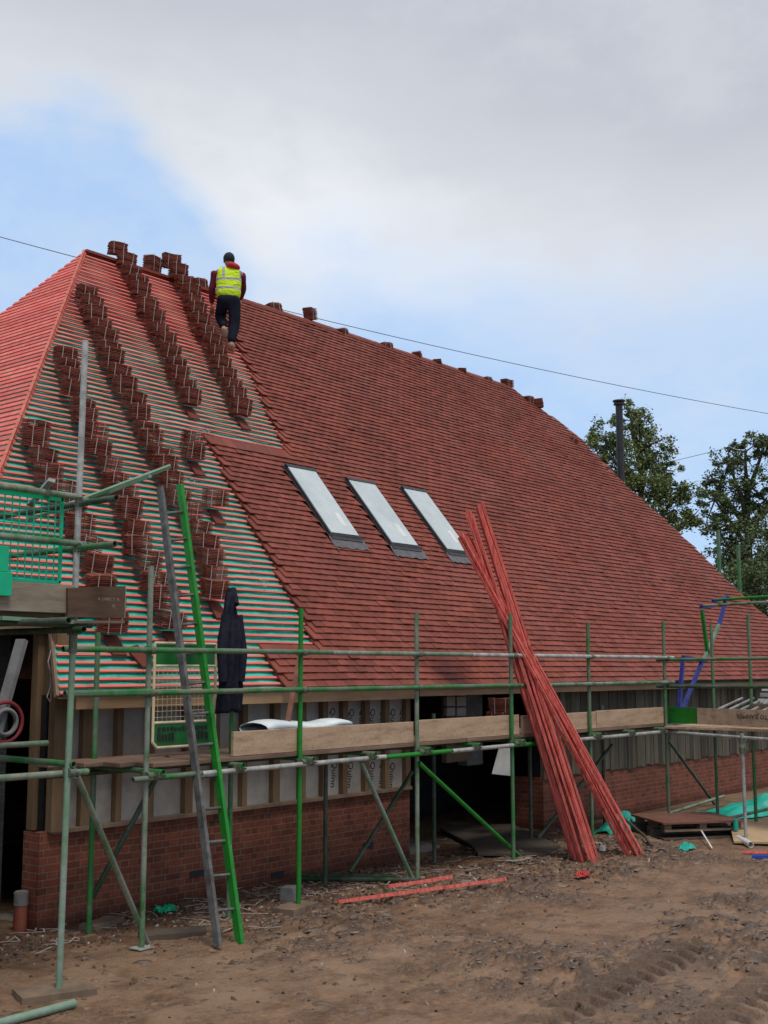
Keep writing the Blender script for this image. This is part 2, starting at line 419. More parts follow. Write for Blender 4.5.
# underlay front plane (subdivided a little with sag), plus other planes
def hipx(s):
    for (xa, sa), (xb, sb) in zip(hip_r, hip_r[1:]):
        if sa >= s >= sb: return xa+(xb-xa)*((sa-s)/max(sa-sb, 1e-6))
    return hip_r[-1][0] if s <= 0 else hip_r[0][0]
SC = .92; CX = 6.74
def cxs(s): return 6.42+.35*s
m = MB(); NS, NX = 60, 180
for i in range(NS+1):
    s = SC+(RIDGE_S-SC)*i/NS
    for j in range(NX+1):
        x = hip_l(s)+(hipx(s)-.05-hip_l(s))*j/NX
        hh = -.040+.008*mnoise.noise(V((x*1.6, s*3.1, 0)))-.010*abs(math.sin(x*PI/.6))
        m.v.append(RP(x, s, hh))
for i in range(NS):
    for j in range(NX):
        a = i*(NX+1)+j; m.f.append((a, a+1, a+NX+2, a+NX+1)); m.sm.append(True)
o_ = len(m.v)
for i in range(9):
    for j in range(NX+1):
        s = SC*i/8; x = cxs(s)+(hipx(s)-.05-cxs(s))*j/NX; m.v.append(RP(x, s, -.040+.008*mnoise.noise(V((x*1.6, s*3.1, 0)))-.010*abs(math.sin(x*PI/.6))))
for i in range(8):
    for j in range(NX):
        a = o_+i*(NX+1)+j; m.f.append((a, a+1, a+NX+2, a+NX+1)); m.sm.append(True)
# end slope underlay
A0 = RP(hip_l(RIDGE_S), RIDGE_S, -.055); B0 = RP(hip_l(SC), SC, -.05); B1 = V((B0.x, 2*RY-B0.y, B0.z))
m.add([A0, B1, B0], [(0, 1, 2)])
roofp = m.build('roof_underlay', 'green_underlay', house)
# sarking body below (closed solid so inside is dark)
m = MB(); dn = V((0, 0, -.035)); A1 = V((21.9, RY, A0.z)); ap = V((A0.x, RY, A0.z))
sil = [RP(x, s, -.06) for x, s in hip_r]; bak = [V((p.x, 2*RY-p.y, p.z)) for p in sil]
pts = [ap+dn]+[B0+dn+V((.1, .1, 0)), B1+dn+V((.1, -.1, 0))]
front = [ap+dn, B0+dn+V((.1, .1, 0)), RP(cxs(SC)+.01, SC, -.06)+dn, RP(cxs(0)+.01, 0, -.06)+dn]+[p+dn+V((-.1, 0, 0)) for p in sil[::-1]]
m.add(front, [tuple(range(len(front)))]); 
bk = [V((p.x, 2*RY-p.y, p.z)) for p in front]; m.add(bk, [tuple(range(len(bk)-1, -1, -1))])
m.add([ap+dn, B0+dn+V((.1, .1, 0)), B1+dn+V((.1, -.1, 0))], [(0, 1, 2)])
for a, b, c_, d_ in zip(sil, sil[1:], bak[1:], bak): m.quad(a+dn, b+dn, c_+dn, d_+dn)
m.build('roof_deck', 'old_timber', house)
# back slope and right end covering
m = MB(); bs = [A0+V((0, .02, 0))]+[V((p.x, 2*RY-p.y, p.z)) for p in sil]+[B1]
bs[0] = V((A0.x, RY, A0.z)); m.add(bs, [tuple(range(len(bs)))])
for a, b, c_, d_ in zip(sil, sil[1:], bak[1:], bak): m.quad(a, b, c_, d_)
m.build('rear_roof_slope', 'clay_tile', house)

# tile covered region
def inpoly(x, y, poly):
    r = False; j = len(poly)-1
    for i in range(len(poly)):
        xi, yi = poly[i]; xj, yj = poly[j]
        if (yi > y) != (yj > y) and x < (xj-xi)*(y-yi)/(yj-yi)+xi: r = not r
        j = i
    return r
P = lambda a, b: onR(a, b)
cover = [(13.03, RIDGE_S-.02), P(240, 345), P(293, 462), P(300, 461), P(209, 440), P(322, 653), P(268, 655), (9.25, -.2), (26.2, -.2)]+[(x+.02, s) for x, s in hip_r[-2::-1]]
wins = []
for q in ([(283.5, 467.6), (315, 475), (322.5, 533), (352, 537)], [(343, 482), (372.5, 486), (386, 543), (412, 547)], [(399.5, 491), (426, 494), (441, 550), (461, 552)]):
    r = [onR(*p) for p in q]
    xc = sum(p[0] for p in r)/4; w = ((r[1][0]-r[0][0])+(r[3][0]-r[2][0]))/2
    wins.append((xc-w/2, xc+w/2, (r[2][1]+r[3][1])/2-.09, (r[0][1]+r[1][1])/2))
G = .1
def wob(x, s): return .012*mnoise.noise(V((x*.35, s*.5, 3)))+.006*mnoise.noise(V((x*1.3, s*2, 7)))
def add_tile(m, x, s, dh=0, w=.1643, L=.235, th=.019):
    # tail at s, head at s+L; tail raised
    ws = wob(x, s); ta = random.uniform(-.003, .004); yaw = random.uniform(-.007, .007)
    if random.random() < .03: ta += .006; yaw *= 2
    n = 2; h0 = .046+ta+dh; h1 = .002+dh; vs = []
    for (ss, hh, yw) in ((s+ws, h0, yaw), (s+L+ws, h1, -yaw)):
        for i in range(n+1):
            xx = x+(i/n-.5)*w+yw; cam = .0025 if i == 1 else 0
            vs.append(RP(xx, ss, hh+cam-th)); vs.append(RP(xx, ss, hh+cam))
    k = 2*(n+1); fs = []
    for i in range(n):
        a = 2*i; fs += [(a+1, a+3, k+a+3, k+a+1), (a, a+2, a+3, a+1)]
    fs += [(0, 1, k+1, k), (2*n, k+2*n, k+2*n+1, 2*n+1)]
    m.add(vs, fs)
m = MB(); nrow = int(RIDGE_S/G)
for r in range(nrow+1):
    s = r*G-.04; off = (r % 2)*.0825; x = 9.0+off
    while x < 26.3:
        if inpoly(x, s+.06, cover):
            ok = not (x > hipx(s)-.12 and random.random() < .18)
            for (a, b, c_, d_) in wins:
                if a-.02 < x < b+.02 and c_-.18 < s+.06 < d_+.0: ok = False
            if ok: add_tile(m, x, s)
        x += .165
m.build('roof_tile_covering', 'clay_tile', house)
# eave undercloak line beneath first course
# battens
m = MB(); m2 = MB()
pos = [-.02, .045]+[.13+G*k for k in range(int((RIDGE_S-.13)/G)+1)]
for s in pos:
    x0 = (hip_l(s) if s > SC else cxs(s))+.01
    # right end: a little under the tiles
    xr = x0
    xx = x0
    while xx < 14 and not inpoly(xx, s+.01, cover): xx += .05
    if s > 4.25 and s < RIDGE_S:
        pass
    x1 = min(xx+.35, 14)
    spans = [(x0, x1)]
    for (a, b) in spans:
        x = a
        while x < b:      # batten lengths butt-jointed
            e = min(b, x+random.uniform(2.2, 4.2)); j0 = random.uniform(-.005, .005); j1 = random.uniform(-.005, .005)
            sa, sb = s+j0+wob(x, s), s+j1+wob(e, s)
            m.hexa([RP(x, sa, -.030), RP(e, sb, -.030), RP(e, sb+.029, -.030), RP(x, sa+.029, -.030),
                    RP(x, sa, -.011), RP(e, sb, -.011), RP(e, sb+.029, -.013), RP(x, sa+.029, -.013)])
            x = e+.004
    if s < SC: continue
    xh = hip_l(s); y0 = EY+s*CT; y1 = 2*RY-y0
    nrm = V((-ST, 0, CT)); al_ = V((CT, 0, ST)); base = V((xh, 0, EZ+s*ST))
    a = base+V((0, y0+.01, 0)); b = base+V((0, y1, 0))
    j = random.uniform(-.004, .004)
    c8 = []
    for hh in (-.035, -.006):
        for (pt, ss) in ((a, j), (b, j), (b, j+.062), (a, j+.062)):
            c8.append(pt+al_*ss+nrm*hh)
    m2.hexa(c8)
m.build('front_roof_battening', 'red_batten', house)
m2.build('hip_end_battening', 'red_batten', house)
# hip timber strip
m = MB()
hd = V((CT, CT, ST)).normalized()
p = V((HX0, EY, EZ))+hd*SC*1.27
n = 30; L = -SC*1.27+ RIDGE_S*math.sqrt(2*CT*CT+ST*ST)
for k in range(n):
    a = p+hd*(L*k/n)+V((-.012, -.012, -.0)); b = p+hd*(L*(k+1)/n-.01)+V((-.012, -.012, 0))
    m.beam(a, b, .032, .03, V((-1, -1, 1.2)))
m.build('hip_timber', 'hip_timber', house)
# ridge board
m = MB(); m.beam((hip_l(RIDGE_S), RY, EZ+RIDGE_S*ST-.01), (21.9, RY, EZ+RIDGE_S*ST-.01), .12, .04)
m.build('ridge_board', 'clay_tile', house)
# roof windows
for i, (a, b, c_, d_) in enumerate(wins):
    m = MB(); fr = .035; H0, H1 = .0, .075
    def rb(m, x0, x1, s0, s1, h0, h1):
        m.hexa([RP(x0, s0, h0), RP(x1, s0, h0), RP(x1, s1, h0), RP(x0, s1, h0), RP(x0, s0, h1), RP(x1, s0, h1), RP(x1, s1, h1), RP(x0, s1, h1)])
    rb(m, a, b, c_, c_+fr, H0, H1); rb(m, a, b, d_-fr*1.4, d_, H0, H1+.02)
    rb(m, a, a+fr*.6, c_+fr, d_-fr*1.4, H0, H1); rb(m, b-fr*.6, b, c_+fr, d_-fr*1.4, H0, H1)
    w_ = m.build('roof_window', 'window_frame_grey', house)
    m = MB(); rb(m, a+fr*.6+.002, b-fr*.6-.002, c_+fr+.002, d_-fr*1.4-.002, .03, .085); m.build('pane', 'window_glass', w_)
    m = MB(); wd = b-a; rb(m, a+wd*.60, a+wd*.76, c_+.20, c_+.46, .0855, .0865); m.build('painted_highlight', 'white_plastic', w_)  # white patch imitating a bright highlight on the glass
    m = MB(); N = 10
    for k in range(N):      # dressed lead apron with ripples
        x0 = a-.05+(b-a+.1)*k/N; x1 = a-.05+(b-a+.1)*(k+1)/N
        r0 = .012*math.sin(k*2.3); r1 = .012*math.sin((k+1)*2.3)
        m.quad(RP(x0, c_-.21+r0, .045+abs(r0)), RP(x1, c_-.21+r1, .045+abs(r1)), RP(x1, c_-.02, .06), RP(x0, c_-.02, .06))
        m.quad(RP(x0, c_-.02, .06), RP(x1, c_-.02, .06), RP(x1, c_+.0, .09), RP(x0, c_+.0, .09))
    m.build('flashing', 'lead', w_)
    m = MB()
    m.quad(RP(a-.035, c_-.3, .05), RP(a-.003, c_-.3, .05), RP(a-.003, d_+.03, .05), RP(a-.035, d_+.03, .05))
    m.quad(RP(b+.003, c_-.20, .05), RP(b+.045, c_-.20, .05), RP(b+.055, d_+.03, .05), RP(b+.003, d_+.03, .05))
    rb(m, a-.004, b+.004, c_-.07, c_-.002, .052, .068); m.build('side_flashing', 'window_frame_grey', w_)

# walls: left section
WX0, WX1, WX2 = 6.56, 11.95, 15.1; WY = 9.42
def wallbox(lo, hi, nm, mt):
    m = MB(); m.box(lo, hi); return m.build(nm, mt, house)
w = wallbox((WX0, WY, -.3), (WX1, WY+.1, .82), 'brick_plinth', 'brickwork')
m = MB(); m.box((WX0-.012, WY-.012, -.3), (WX0-.0, WY+.24, .82)); m.build('brick_return', 'brickwork_return', house)
for (cx, cz) in ((8.45, .22), (11.15, .20), (9.62, .06)):
    m = MB(); m.box((cx-.1, WY-.006, cz-.033), (cx+.1, WY+.02, cz+.033)); m.build('air_brick', 'black_plastic', w)
wallbox((WX2, WY, -.3), (25.2, WY+.1, .72), 'brick_plinth', 'brickwork')
m = MB(); m.box((WX2-.012, WY+.002, -.3), (WX2-.001, WY+.5, .72)); m.build('brick_return', 'brickwork_return', house)
m = MB(); m.box((WX1+.001, WY+.002, -.3), (WX1+.012, WY+.5, .82)); m.build('brick_return', 'brickwork_return', house)
# insulation and studs on the left section
iw = MB(); iw.box((WX0+.12, WY+.05, .82), (WX1-.02, WY+.09, 2.05)); ins = iw.build('insulation_sheet', 'foil_insulation', house)
x = WX0+.42; k = 0
studx = [onY(p_, 720, WY).x for p_ in (300, 322, 342, 364, 384, 405)]
while x < WX1:
    if x > 9.55:
        for q_ in studx:
            m = MB(); m.box((q_, WY-.02, .82), (q_+.085, WY+.049, 2.0)); m.build('wall_stud', 'pine', house)
        break
    m = MB(); w = .085 if k % 3 else .13
    m.box((x, WY-.02-.004*(k % 2), .82), (x+w*.8, WY+.049, 2.0)); m.build('wall_stud', 'pine', house); k += 1
    x += .40 if k % 3 else .47
m = MB(); m.box((WX0+.1, WY-.05, .80), (WX1, WY+.048, .835)); m.build('sole_plate', 'old_timber', house)
m = MB(); m.box((6.62, 9.03, 1.93), (11.6, 9.06, 2.045)); m.build('fascia_board', 'pine_plate', house)
m = MB(); m.box((11.7, 9.05, 1.955), (25.4, 9.08, 2.04)); m.build('fascia_board', 'pine_plate', house)
# printed words on the insulation
def text(body, size, mat, parent, M4, name='lettering', depth=.001):
    cu = bpy.data.curves.new(name, 'FONT'); cu.body = body; cu.size = size; cu.extrude = depth; cu.resolution_u = 2
    o = bpy.data.objects.new(name, cu); COL.objects.link(o)
    dg = bpy.context.evaluated_depsgraph_get(); me = bpy.data.meshes.new_from_object(o.evaluated_get(dg))
    COL.objects.unlink(o); bpy.data.objects.remove(o)
    org = V(parent['_o']) if parent is not None else V((0, 0, 0))
    me.transform(Matrix.Translation(-org) @ M4); me.materials.clear(); me.materials.append(MATS[mat])
    o = bpy.data.objects.new(name, me); COL.objects.link(o); o.parent = parent; o['_o'] = tuple(org); return o
ROTDOWN = Matrix.Rotation(PI/2, 4, 'X') @ Matrix.Rotation(-PI/2-.12, 4, 'Z')
for (px, py) in ((331, 707), (350, 708), (360.5, 708), (371, 708), (381.5, 708), (391.5, 708), (401, 708), (333, 760), (349, 761), (371, 761), (381, 761), (391, 762)):
    q = onY(px, py, WY+.045)
    text('Quinn', .125, 'ink', ins, Matrix.Translation(V((q.x, WY+.047, q.z))) @ ROTDOWN)
# cladding on the right section
x = WX2; k = 0; m = MB()
while x < 25.2:
    w = random.choice((.14, .15, .16)); m.box((x, WY-.02-.008*(k % 2), .70+random.uniform(-.02, .03)), (x+w-.008, WY+.05, 2.02)); x += w; k += 1
m.build('timber_cladding', 'weathered_cladding', house)
wallbox((WX2, WY+.07, .72), (25.2, WY+.2, 2.05), 'inner_wall', 'black_plastic')
wallbox((WX0+.1, WY+.11, -.3), (WX1, WY+.2, 2.05), 'inner_wall', 'black_plastic')
# porch side: posts, block wall, low brick
wallbox((2.0, 10.02, -.3), (6.57, 10.12, 2.9), 'block_wall', 'blockwork')
wallbox((2.0, 9.9, -.3), (6.3, 10.0, .18), 'low_brick_wall', 'brickwork')
for (px0, px1, yy, nm) in ((35, 47, 9.62, 'pine'), (54, 69, 9.36, 'pine'), (48, 53, 9.55, 'old_timber')):
    a = onY(px0, 740, yy).x; b = onY(px1, 740, yy).x
    m = MB(); m.box((a, yy, .82), (b, yy+.09, 2.72)); m.build('timber_post', nm, house)
m = MB(); m.box((5.5, 9.56, 2.62), (6.72, 9.61, 2.78)); m.build('fascia_board', 'old_timber', house)
m = MB(); m.beam(RP(cxs(0)-.01, -.02, -.06), RP(cxs(SC)-.01, SC+.02, -.06), .03, .04, RN); m.build('verge_board', 'old_timber', house)
# rest of the shell (rear, ends), floor
wallbox((6.6, BY-.5, -.3), (25.2, BY-.4, 2.1), 'rear_wall', 'brickwork')
wallbox((25.1, 9.6, -.3), (25.2, BY-.5, 2.1), 'end_wall', 'brickwork_return')
wallbox((6.45, 10.13, -.3), (6.55, BY-.5, 2.1), 'end_wall', 'brickwork_return')
wallbox((6.6, 9.65, -.3), (25.1, BY-.5, -.04), 'floor_slab', 'concrete')
wallbox((WX1, 11.8, -.04), (WX2+3, 11.9, 2.4), 'partition_wall', 'blockwork')
wallbox((11.9, 9.66, -.04), (12.0, 11.8, 2.3), 'partition_wall', 'brickwork_return')
# post and pale blocks standing in for a far window's light inside the opening
a = onY(467, 770, 10.2).x; b = onY(483, 770, 10.2).x
wallbox((a, 10.2, .9), (b, 10.35, 2.3), 'timber_post', 'render_panel')
for (p0, p1) in ((447, 455), (457, 466)):
    a = onY(p0, 700, 9.9); b = onY(p1, 700, 9.9)
    for (y0, y1) in ((688, 696), (697, 706), (708, 716)):
        z1 = onY(p0, y0, 9.9).z; z0 = onY(p0, y1, 9.9).z
        wallbox((a.x, 9.9, z0), (b.x, 9.96, z1), 'window_light_block', 'foil_insulation')
wallbox((onY(446, 700, 9.97).x, 9.965, 1.0), (onY(467, 700, 9.97).x, 10.05, 2.3), 'timber_post', 'old_timber')

# flue
fb = V((24.35, 14.0, 6.6)); pf = atD(619, 405, 28.5); fl = thing('flue_pipe', (pf.x, pf.y, 5.6), 'tall black metal flue with a flat cowl rising behind the roof slope', 'flue pipe')
m = MB(); m.tube((pf.x, pf.y, 5.4), (pf.x, pf.y, pf.z), .085, 16); m.tube((pf.x, pf.y, pf.z-1.1), (pf.x, pf.y, pf.z-1.05), .092, 16); m.build('pipe', 'flue_black', fl)
m = MB(); m.tube((pf.x, pf.y, pf.z), (pf.x, pf.y, pf.z+.04), .13, 16); m.tube((pf.x, pf.y, pf.z+.08), (pf.x, pf.y, pf.z+.11), .15, 16)
m.tube((pf.x, pf.y, pf.z+.05), (pf.x, pf.y, pf.z+.10), .05, 8); m.build('cowl', 'flue_black', fl)

# ---------------------------------------------------------------- bundles of tiles
def make_bundle(seed, n=11):
    rr = random.Random(seed); root = thing('tile_bundle', (0, 0, 0), 'x', 'tile bundle', 'strapped tile bundles stacked on the battens')
    m = MB(); Wd, Ln, th = .172, .275, .0130; z = 0
    for k in range(n):
        ox = rr.uniform(-.005, .005)-.006*(1-k/n); oy = rr.uniform(-.007, .007); yaw = rr.uniform(-.04, .04); N = 4; vs = []
        for i in range(N+1):
            u = i/N-.5; cm = (.010 if seed % 2 else -.015)*(2*u)**2 * (.7+.3*k/n)
            for (xs, zz) in ((-1, 0), (1, 0), (1, th*.82), (-1, th*.82)):
                xx = xs*Wd/2+ox-yaw*u*Ln; vs.append((xx, u*Ln+oy+yaw*xs*Wd/2, z+zz+cm+.028))
        fs = [(0, 1, 2, 3), (4*N+3, 4*N+2, 4*N+1, 4*N)]
        for i in range(N):
            a = 4*i
            for q in range(4): fs.append((a+q, a+4+q, a+4+(q+1) % 4, a+(q+1) % 4))
        m.add(vs, fs); z += th+rr.uniform(.003, .007)
    m.build('tile_stack', 'stacked_tile', root)
    for yy in (-.07+rr.uniform(-.02, .02), .065+rr.uniform(-.02, .02)):
        m = MB(); w = .005; cm = .024
        x0, x1, z0, z1 = -Wd/2-.013, Wd/2+.010, cm-.004, z+cm+.003
        lean = rr.uniform(-.02, .02)
        for (pa, pb) in (((x0, z0), (x0, z1)), ((x0, z1), (x1, z1)), ((x1, z1), (x1, z0))):
            m.beam((pa[0], yy+lean*(pa[1] > z0+.05), pa[1]), (pb[0], yy+lean*(pb[1] > z0+.05), pb[1]), .003 if pa[0] == pb[0] else .003, .009 if pa[0] == pb[0] else .003, V((0, 1, 0)))
        m.build('strap', 'white_strap', root)
    return root
bp = [make_bundle(s, n) for s, n in ((1, 12), (2, 13), (3, 11), (4, 10))]
bused = [False]*4
def put_bundle(p, rot, label, group):
    k = random.choice((0, 0, 1, 2, 3, 1))
    if not bused[k]:
        o = bp[k]; bused[k] = True; o.location = p; o.rotation_euler = rot; o['label'] = label; o['group'] = group
    else: o = dup(bp[k], p, rot, label, group)
    o.scale = (random.uniform(.94, 1.06), random.uniform(.92, 1.04), random.uniform(.82, 1.12))
    return o
cols = [
 ('leftmost column reaching the ridge', [(115, 258), (125, 272), (138, 297), (146, 320), (159, 345), (169, 369), (186, 407)], True),
 ('column beside the person', [(168, 272), (187, 302), (198, 334), (210, 355), (222, 384), (238, 418)], True),
 ('longest column behind the ladder', [(82, 303), (95, 329), (111, 377), (130, 412), (144, 445), (160, 479), (174, 510), (190, 530), (204, 564), (211, 602)], True),
 ('column crossed by the tall tower pole', [(60, 362), (68, 393), (80, 425), (95, 460), (118, 509), (127, 529), (135, 560), (150, 595), (167, 632)], True),
 ('column nearest the hip', [(29, 437), (37, 472), (68, 520), (90, 575), (108, 636)], True),
 ('short column above the tiled corner', [(187, 450), (191, 462)], True),
 ('single stack below the short column', [(210, 508), (211, 510)], True)]
tile_i = 0; ttile = None
flat_tiles = []
for ci, (cn, pts, ft) in enumerate(cols):
    q = [V(onR(*p)+(0,)) for p in pts]      # (x, s)
    q = q[::-1]                              # bottom first
    L = sum((b-a).length for a, b in zip(q, q[1:])); n = max(1, round(L/.262)); 
    if ci == 5: n = 1
    cnt = n+1 if ci < 6 else 1
    for k in range(cnt):
        d = L*k/max(n, 1); 
        for a, b in zip(q, q[1:]):
            l = (b-a).length
            if d <= l+1e-6: break
            d -= l
        p = a.lerp(b, min(1, d/max(l, 1e-6)))
        jx = random.uniform(-.02, .02)+(.012 if k % 2 else -.012)
        rot = (Matrix.Rotation(.16+random.uniform(-.07, .07), 3, 'X') @ Matrix.Rotation(random.uniform(-.06, .06), 3, 'Y') @ Matrix.Rotation(PI/2-.30+random.uniform(-.12, .12), 3, 'Z')).to_euler()
        base = RP(p.x+jx, p.y-.03, .055)
        lab = 'strapped tile bundle, %s from bottom of the %s' % (ORD[k], cn)
        if ci == 6: lab = 'lone small stack of red clay tiles below the short column, on bare battens'
        if ci == 5: lab = 'strapped bundle of red clay tiles, %s of the two in the short column' % ('lower' if k == 0 else 'upper')
        put_bundle(base, rot, lab, 'strapped tile bundles stacked on the battens')
    p = q[0]; flat_tiles.append((p.x+.02, p.y-.25, 'single flat clay tile hung below the %s' % cn))
x, s = onR(219, 553); flat_tiles.append((x, s-.05, 'lone flat clay tile hung on the battens below the single stack'))
x, s = onR(146, 662); flat_tiles.append((x, s-.05, 'crooked flat clay tile near the eave above the mesh gate'))
for i, (x, s, lab) in enumerate(flat_tiles):
    m = MB(); o = RP(x, s, .0); w = .085
    m.hexa([RP(x-w, s, .004), RP(x+w, s, .004), RP(x+w, s+.255, .001), RP(x-w, s+.255, .001), RP(x-w, s, .018), RP(x+w, s, .018), RP(x+w, s+.255, .014), RP(x-w, s+.255, .014)])
    t_ = m.build('roof_tile', 'stacked_tile' if i < 7 else 'clay_tile', None, o, .002); tag(t_, lab, 'roof tile', 'single tiles hung on the battens')
    if 'crooked' in lab: t_.rotation_euler = Matrix.Rotation(.35, 4, RN).to_euler()
# ridge-top bundles peeping over the ridge
rid = [(154, 266), (201, 281), (278, 308), (315, 321), (349, 338), (392, 350), (424, 359), (444, 367), (468, 375), (493, 383), (513, 388), (527, 400), (538, 407)]
for k, (px, py) in enumerate(rid):
    x, s = onR(px, py+3)
    s = min(s, RIDGE_S-.02); hh = {315: .12, 538: .10, 513: .09, 154: .06}.get(px, .02 if px > 400 else .04)
    base = V((x, EY+s*CT+.16, EZ+s*ST-.0+hh)) if px < 520 else V((x+.12, EY+s*CT+.05, EZ+s*ST-.05+hh))
    lab = 'strapped tile bundle on the ridge line, %s from the left' % ORD[k]
    put_bundle(base, (-.1+random.uniform(-.1, .1), random.uniform(-.1, .1), random.uniform(-.5, .5)+PI/2+.3), lab, 'tile bundles along the ridge')
x, s = onR(574, 445); put_bundle(RP(x+.05, s, -.06)+V((0, .1, 0)), (.3, 0, .3), 'small tile bundle peeping over the right hip below the ridge end', 'tile bundles along the ridge')
# white strap scraps on the roof
def scrap(p, pts, lab, grp, mat='white_strap', r=.004):
    m = MB(); m.path([V(p)+V(q) for q in pts], r, 5)
    return tag(m.build('strap_offcut', mat, None, p), lab, 'strap offcut', grp)
for (px, py, lab) in ((205, 432, 'thin white strap offcut lying across battens above the tiled strip corner'), (262, 585, 'thin white strap offcut on the green underlay left of the tiled edge'), (190, 482, 'thin white strap offcut on battens above the ladder head')):
    x, s = onR(px, py); o = RP(x, s, .02)
    L = [RP(x-.10, s+.03, .02)-o, RP(x, s-.06, .03)-o, RP(x+.06, s+.0, .03)-o, RP(x-.02, s+.07, .02)-o, RP(x+.13, s+.05, .02)-o]
    scrap(o, L, lab, None)

# ---------------------------------------------------------------- worker
def skinned(name, joints, edges, mat, parent, sub=1):
    me = bpy.data.meshes.new(name); me.from_pydata([j[0] for j in joints], edges, [])
    o = bpy.data.objects.new(name, me); COL.objects.link(o)
    md = o.modifiers.new('skin', 'SKIN'); sk = me.skin_vertices[0].data
    for i, j in enumerate(joints):
        r = j[1]; sk[i].radius = (r, r) if not isinstance(r, tuple) else r; sk[i].use_root = (i == 0)
    sb = o.modifiers.new('sub', 'SUBSURF'); sb.levels = sub; sb.render_levels = sub
    dg = bpy.context.evaluated_depsgraph_get(); me2 = bpy.data.meshes.new_from_object(o.evaluated_get(dg))
    bpy.data.objects.remove(o)
    me2.polygons.foreach_set('use_smooth', [True]*len(me2.polygons)); me2.materials.clear(); me2.materials.append(MATS[mat])
    o = bpy.data.objects.new(name, me2); COL.objects.link(o); o.parent = parent; return o
def ell(m, c, rx, ry, rz, n=12, k=8):
    vs = []; c = V(c)
    for i in range(k+1):
        a = PI*i/k
        for j in range(n):
            b = 2*PI*j/n; vs.append(c+V((rx*math.sin(a)*math.cos(b), ry*math.sin(a)*math.sin(b), rz*math.cos(a))))
    m.add(vs, [(i*n+j, (i+1)*n+j, (i+1)*n+(j+1) % n, i*n+(j+1) % n) for i in range(k) for j in range(n)], True)
fx, fs_ = onR(231, 351)
foot = RP(fx, fs_, .0)
worker = thing('person', foot, 'person in a yellow hi-vis vest and black beanie climbing the roof battens', 'person')
worker.rotation_euler = (0, 0, -.72)
# local frame: +Y forward (up the roof), +X right. planted right foot at origin
hipR, hipL = V((.04, .10, .80)), V((-.14, .10, .82)); pel = V((-.05, .09, .86))
kneeR = V((.05, .10, .44)); ankR = V((.0, -.02, .09)); toeR = V((.03, .13, .03))
kneeL = V((-.17, .30, .62)); ankL = V((-.11, .06, .36)); toeL = V((-.07, .10, .22))
chest = V((-.05, .15, 1.14)); neck = V((-.05, .18, 1.38)); shR = V((.14, .17, 1.31)); shL = V((-.24, .17, 1.31))
elL = V((-.31, .24, 1.05)); wrL = V((-.30, .40, .84)); elR = V((.19, .36, 1.12)); wrR = V((.15, .58, 1.0))
J = [(pel, (.13, .10)), (V((-.05, .11, 1.0)), (.125, .095)), (chest, (.16, .11)), (V((-.05, .17, 1.30)), (.12, .085)), (neck, .055), (V((-.05, .20, 1.46)), .05),
     (hipR, .085), (kneeR, .055), (ankR, .038), (hipL, .085), (kneeL, .055), (ankL, .038), (shR, .06), (elR, .042), (wrR, .028), (shL, .06), (elL, .042), (wrL, .028)]
E_ = [(0, 1), (1, 2), (2, 3), (3, 4), (4, 5), (0, 6), (6, 7), (7, 8), (0, 9), (9, 10), (10, 11), (3, 12), (12, 13), (13, 14), (3, 15), (15, 16), (16, 17)]
# head verts appended to the same figure
body = skinned('body', J+[(V((-.05, .205, 1.51)), .082), (V((-.05, .205, 1.56)), .072)], E_+[(5, 18), (18, 19)], 'skin', worker, 2)
# head detail and hands as parts of the figure
m = MB(); hc = V((-.05, .205, 1.52)); ell(m, hc, .075, .095, .115); ell(m, hc+V((0, .10, -.015)), .012, .02, .02, 6, 5)
ell(m, hc+V((-.078, 0, -.01)), .012, .02, .03, 6, 5); ell(m, hc+V((.078, 0, -.01)), .012, .02, .03, 6, 5)
for (wv, dirv, sg) in ((wrL, (wrL-elL).normalized(), -1), (wrR, (wrR-elR).normalized(), 1)):
    pc = wv+dirv*.06; ell(m, pc, .038, .045, .045, 8, 6)
    side = V((1, 0, 0))
    for f_ in range(4):
        b0 = pc+side*(f_-1.5)*.019+dirv*.03; b1 = b0+dirv*(.035+.006*(f_ in (1, 2)))+V((0, 0, -.012)); b2 = b1+dirv*.012+V((0, .0, -.03))
        m.tube(b0, b1, .0095, 6); m.tube(b1, b2, .0085, 6, .007)
    m.tube(pc-side*sg*.03, pc-side*sg*.06+dirv*.03, .011, 6, .009)
bh = m.build('head_and_hands', 'skin', None); 
# join into body so the figure stays one mesh
bmm = bmesh.new(); bmm.from_mesh(body.data); bmm.from_mesh(bh.data); bmm.to_mesh(body.data); bmm.free(); bpy.data.objects.remove(bh)
body.data.polygons.foreach_set('use_smooth', [True]*len(body.data.polygons))
tr_ = skinned('trousers', [(pel+V((0, 0, .09)), (.19, .14)), (pel, (.185, .145)), (hipR+V((.01, 0, -.05)), .112), (kneeR, .095), (ankR+V((0, 0, .03)), .062), (hipL+V((0, .02, -.04)), .108), (kneeL, .095), (ankL+V((0, .01, .03)), .06)],
    [(0, 1), (1, 2), (2, 3), (3, 4), (1, 5), (5, 6), (6, 7)], 'trousers', worker, 2)
ve = skinned('hi_vis_vest', [(V((-.05, .10, .82)), (.215, .155)), (V((-.05, .12, 1.0)), (.205, .15)), (V((-.05, .155, 1.2)), (.225, .155)), (V((-.05, .175, 1.33)), (.20, .12)), (V((-.05, .18, 1.40)), (.10, .085)), (V((.12, .175, 1.33)), .09), (V((-.22, .175, 1.33)), .09)],
    [(0, 1), (1, 2), (2, 3), (3, 4), (3, 5), (3, 6)], 'hi_vis', worker, 2)
for a_, b_, c_ in ((shL, elL, wrL), (shR, elR, wrR)):
    skinned('sleeve', [(a_+V((0, 0, .03)), .10), (a_.lerp(b_, .5), .066), (b_, .058), (c_.lerp(b_, .1), .042)], [(0, 1), (1, 2), (2, 3)], 'red_sleeve', worker, 2)
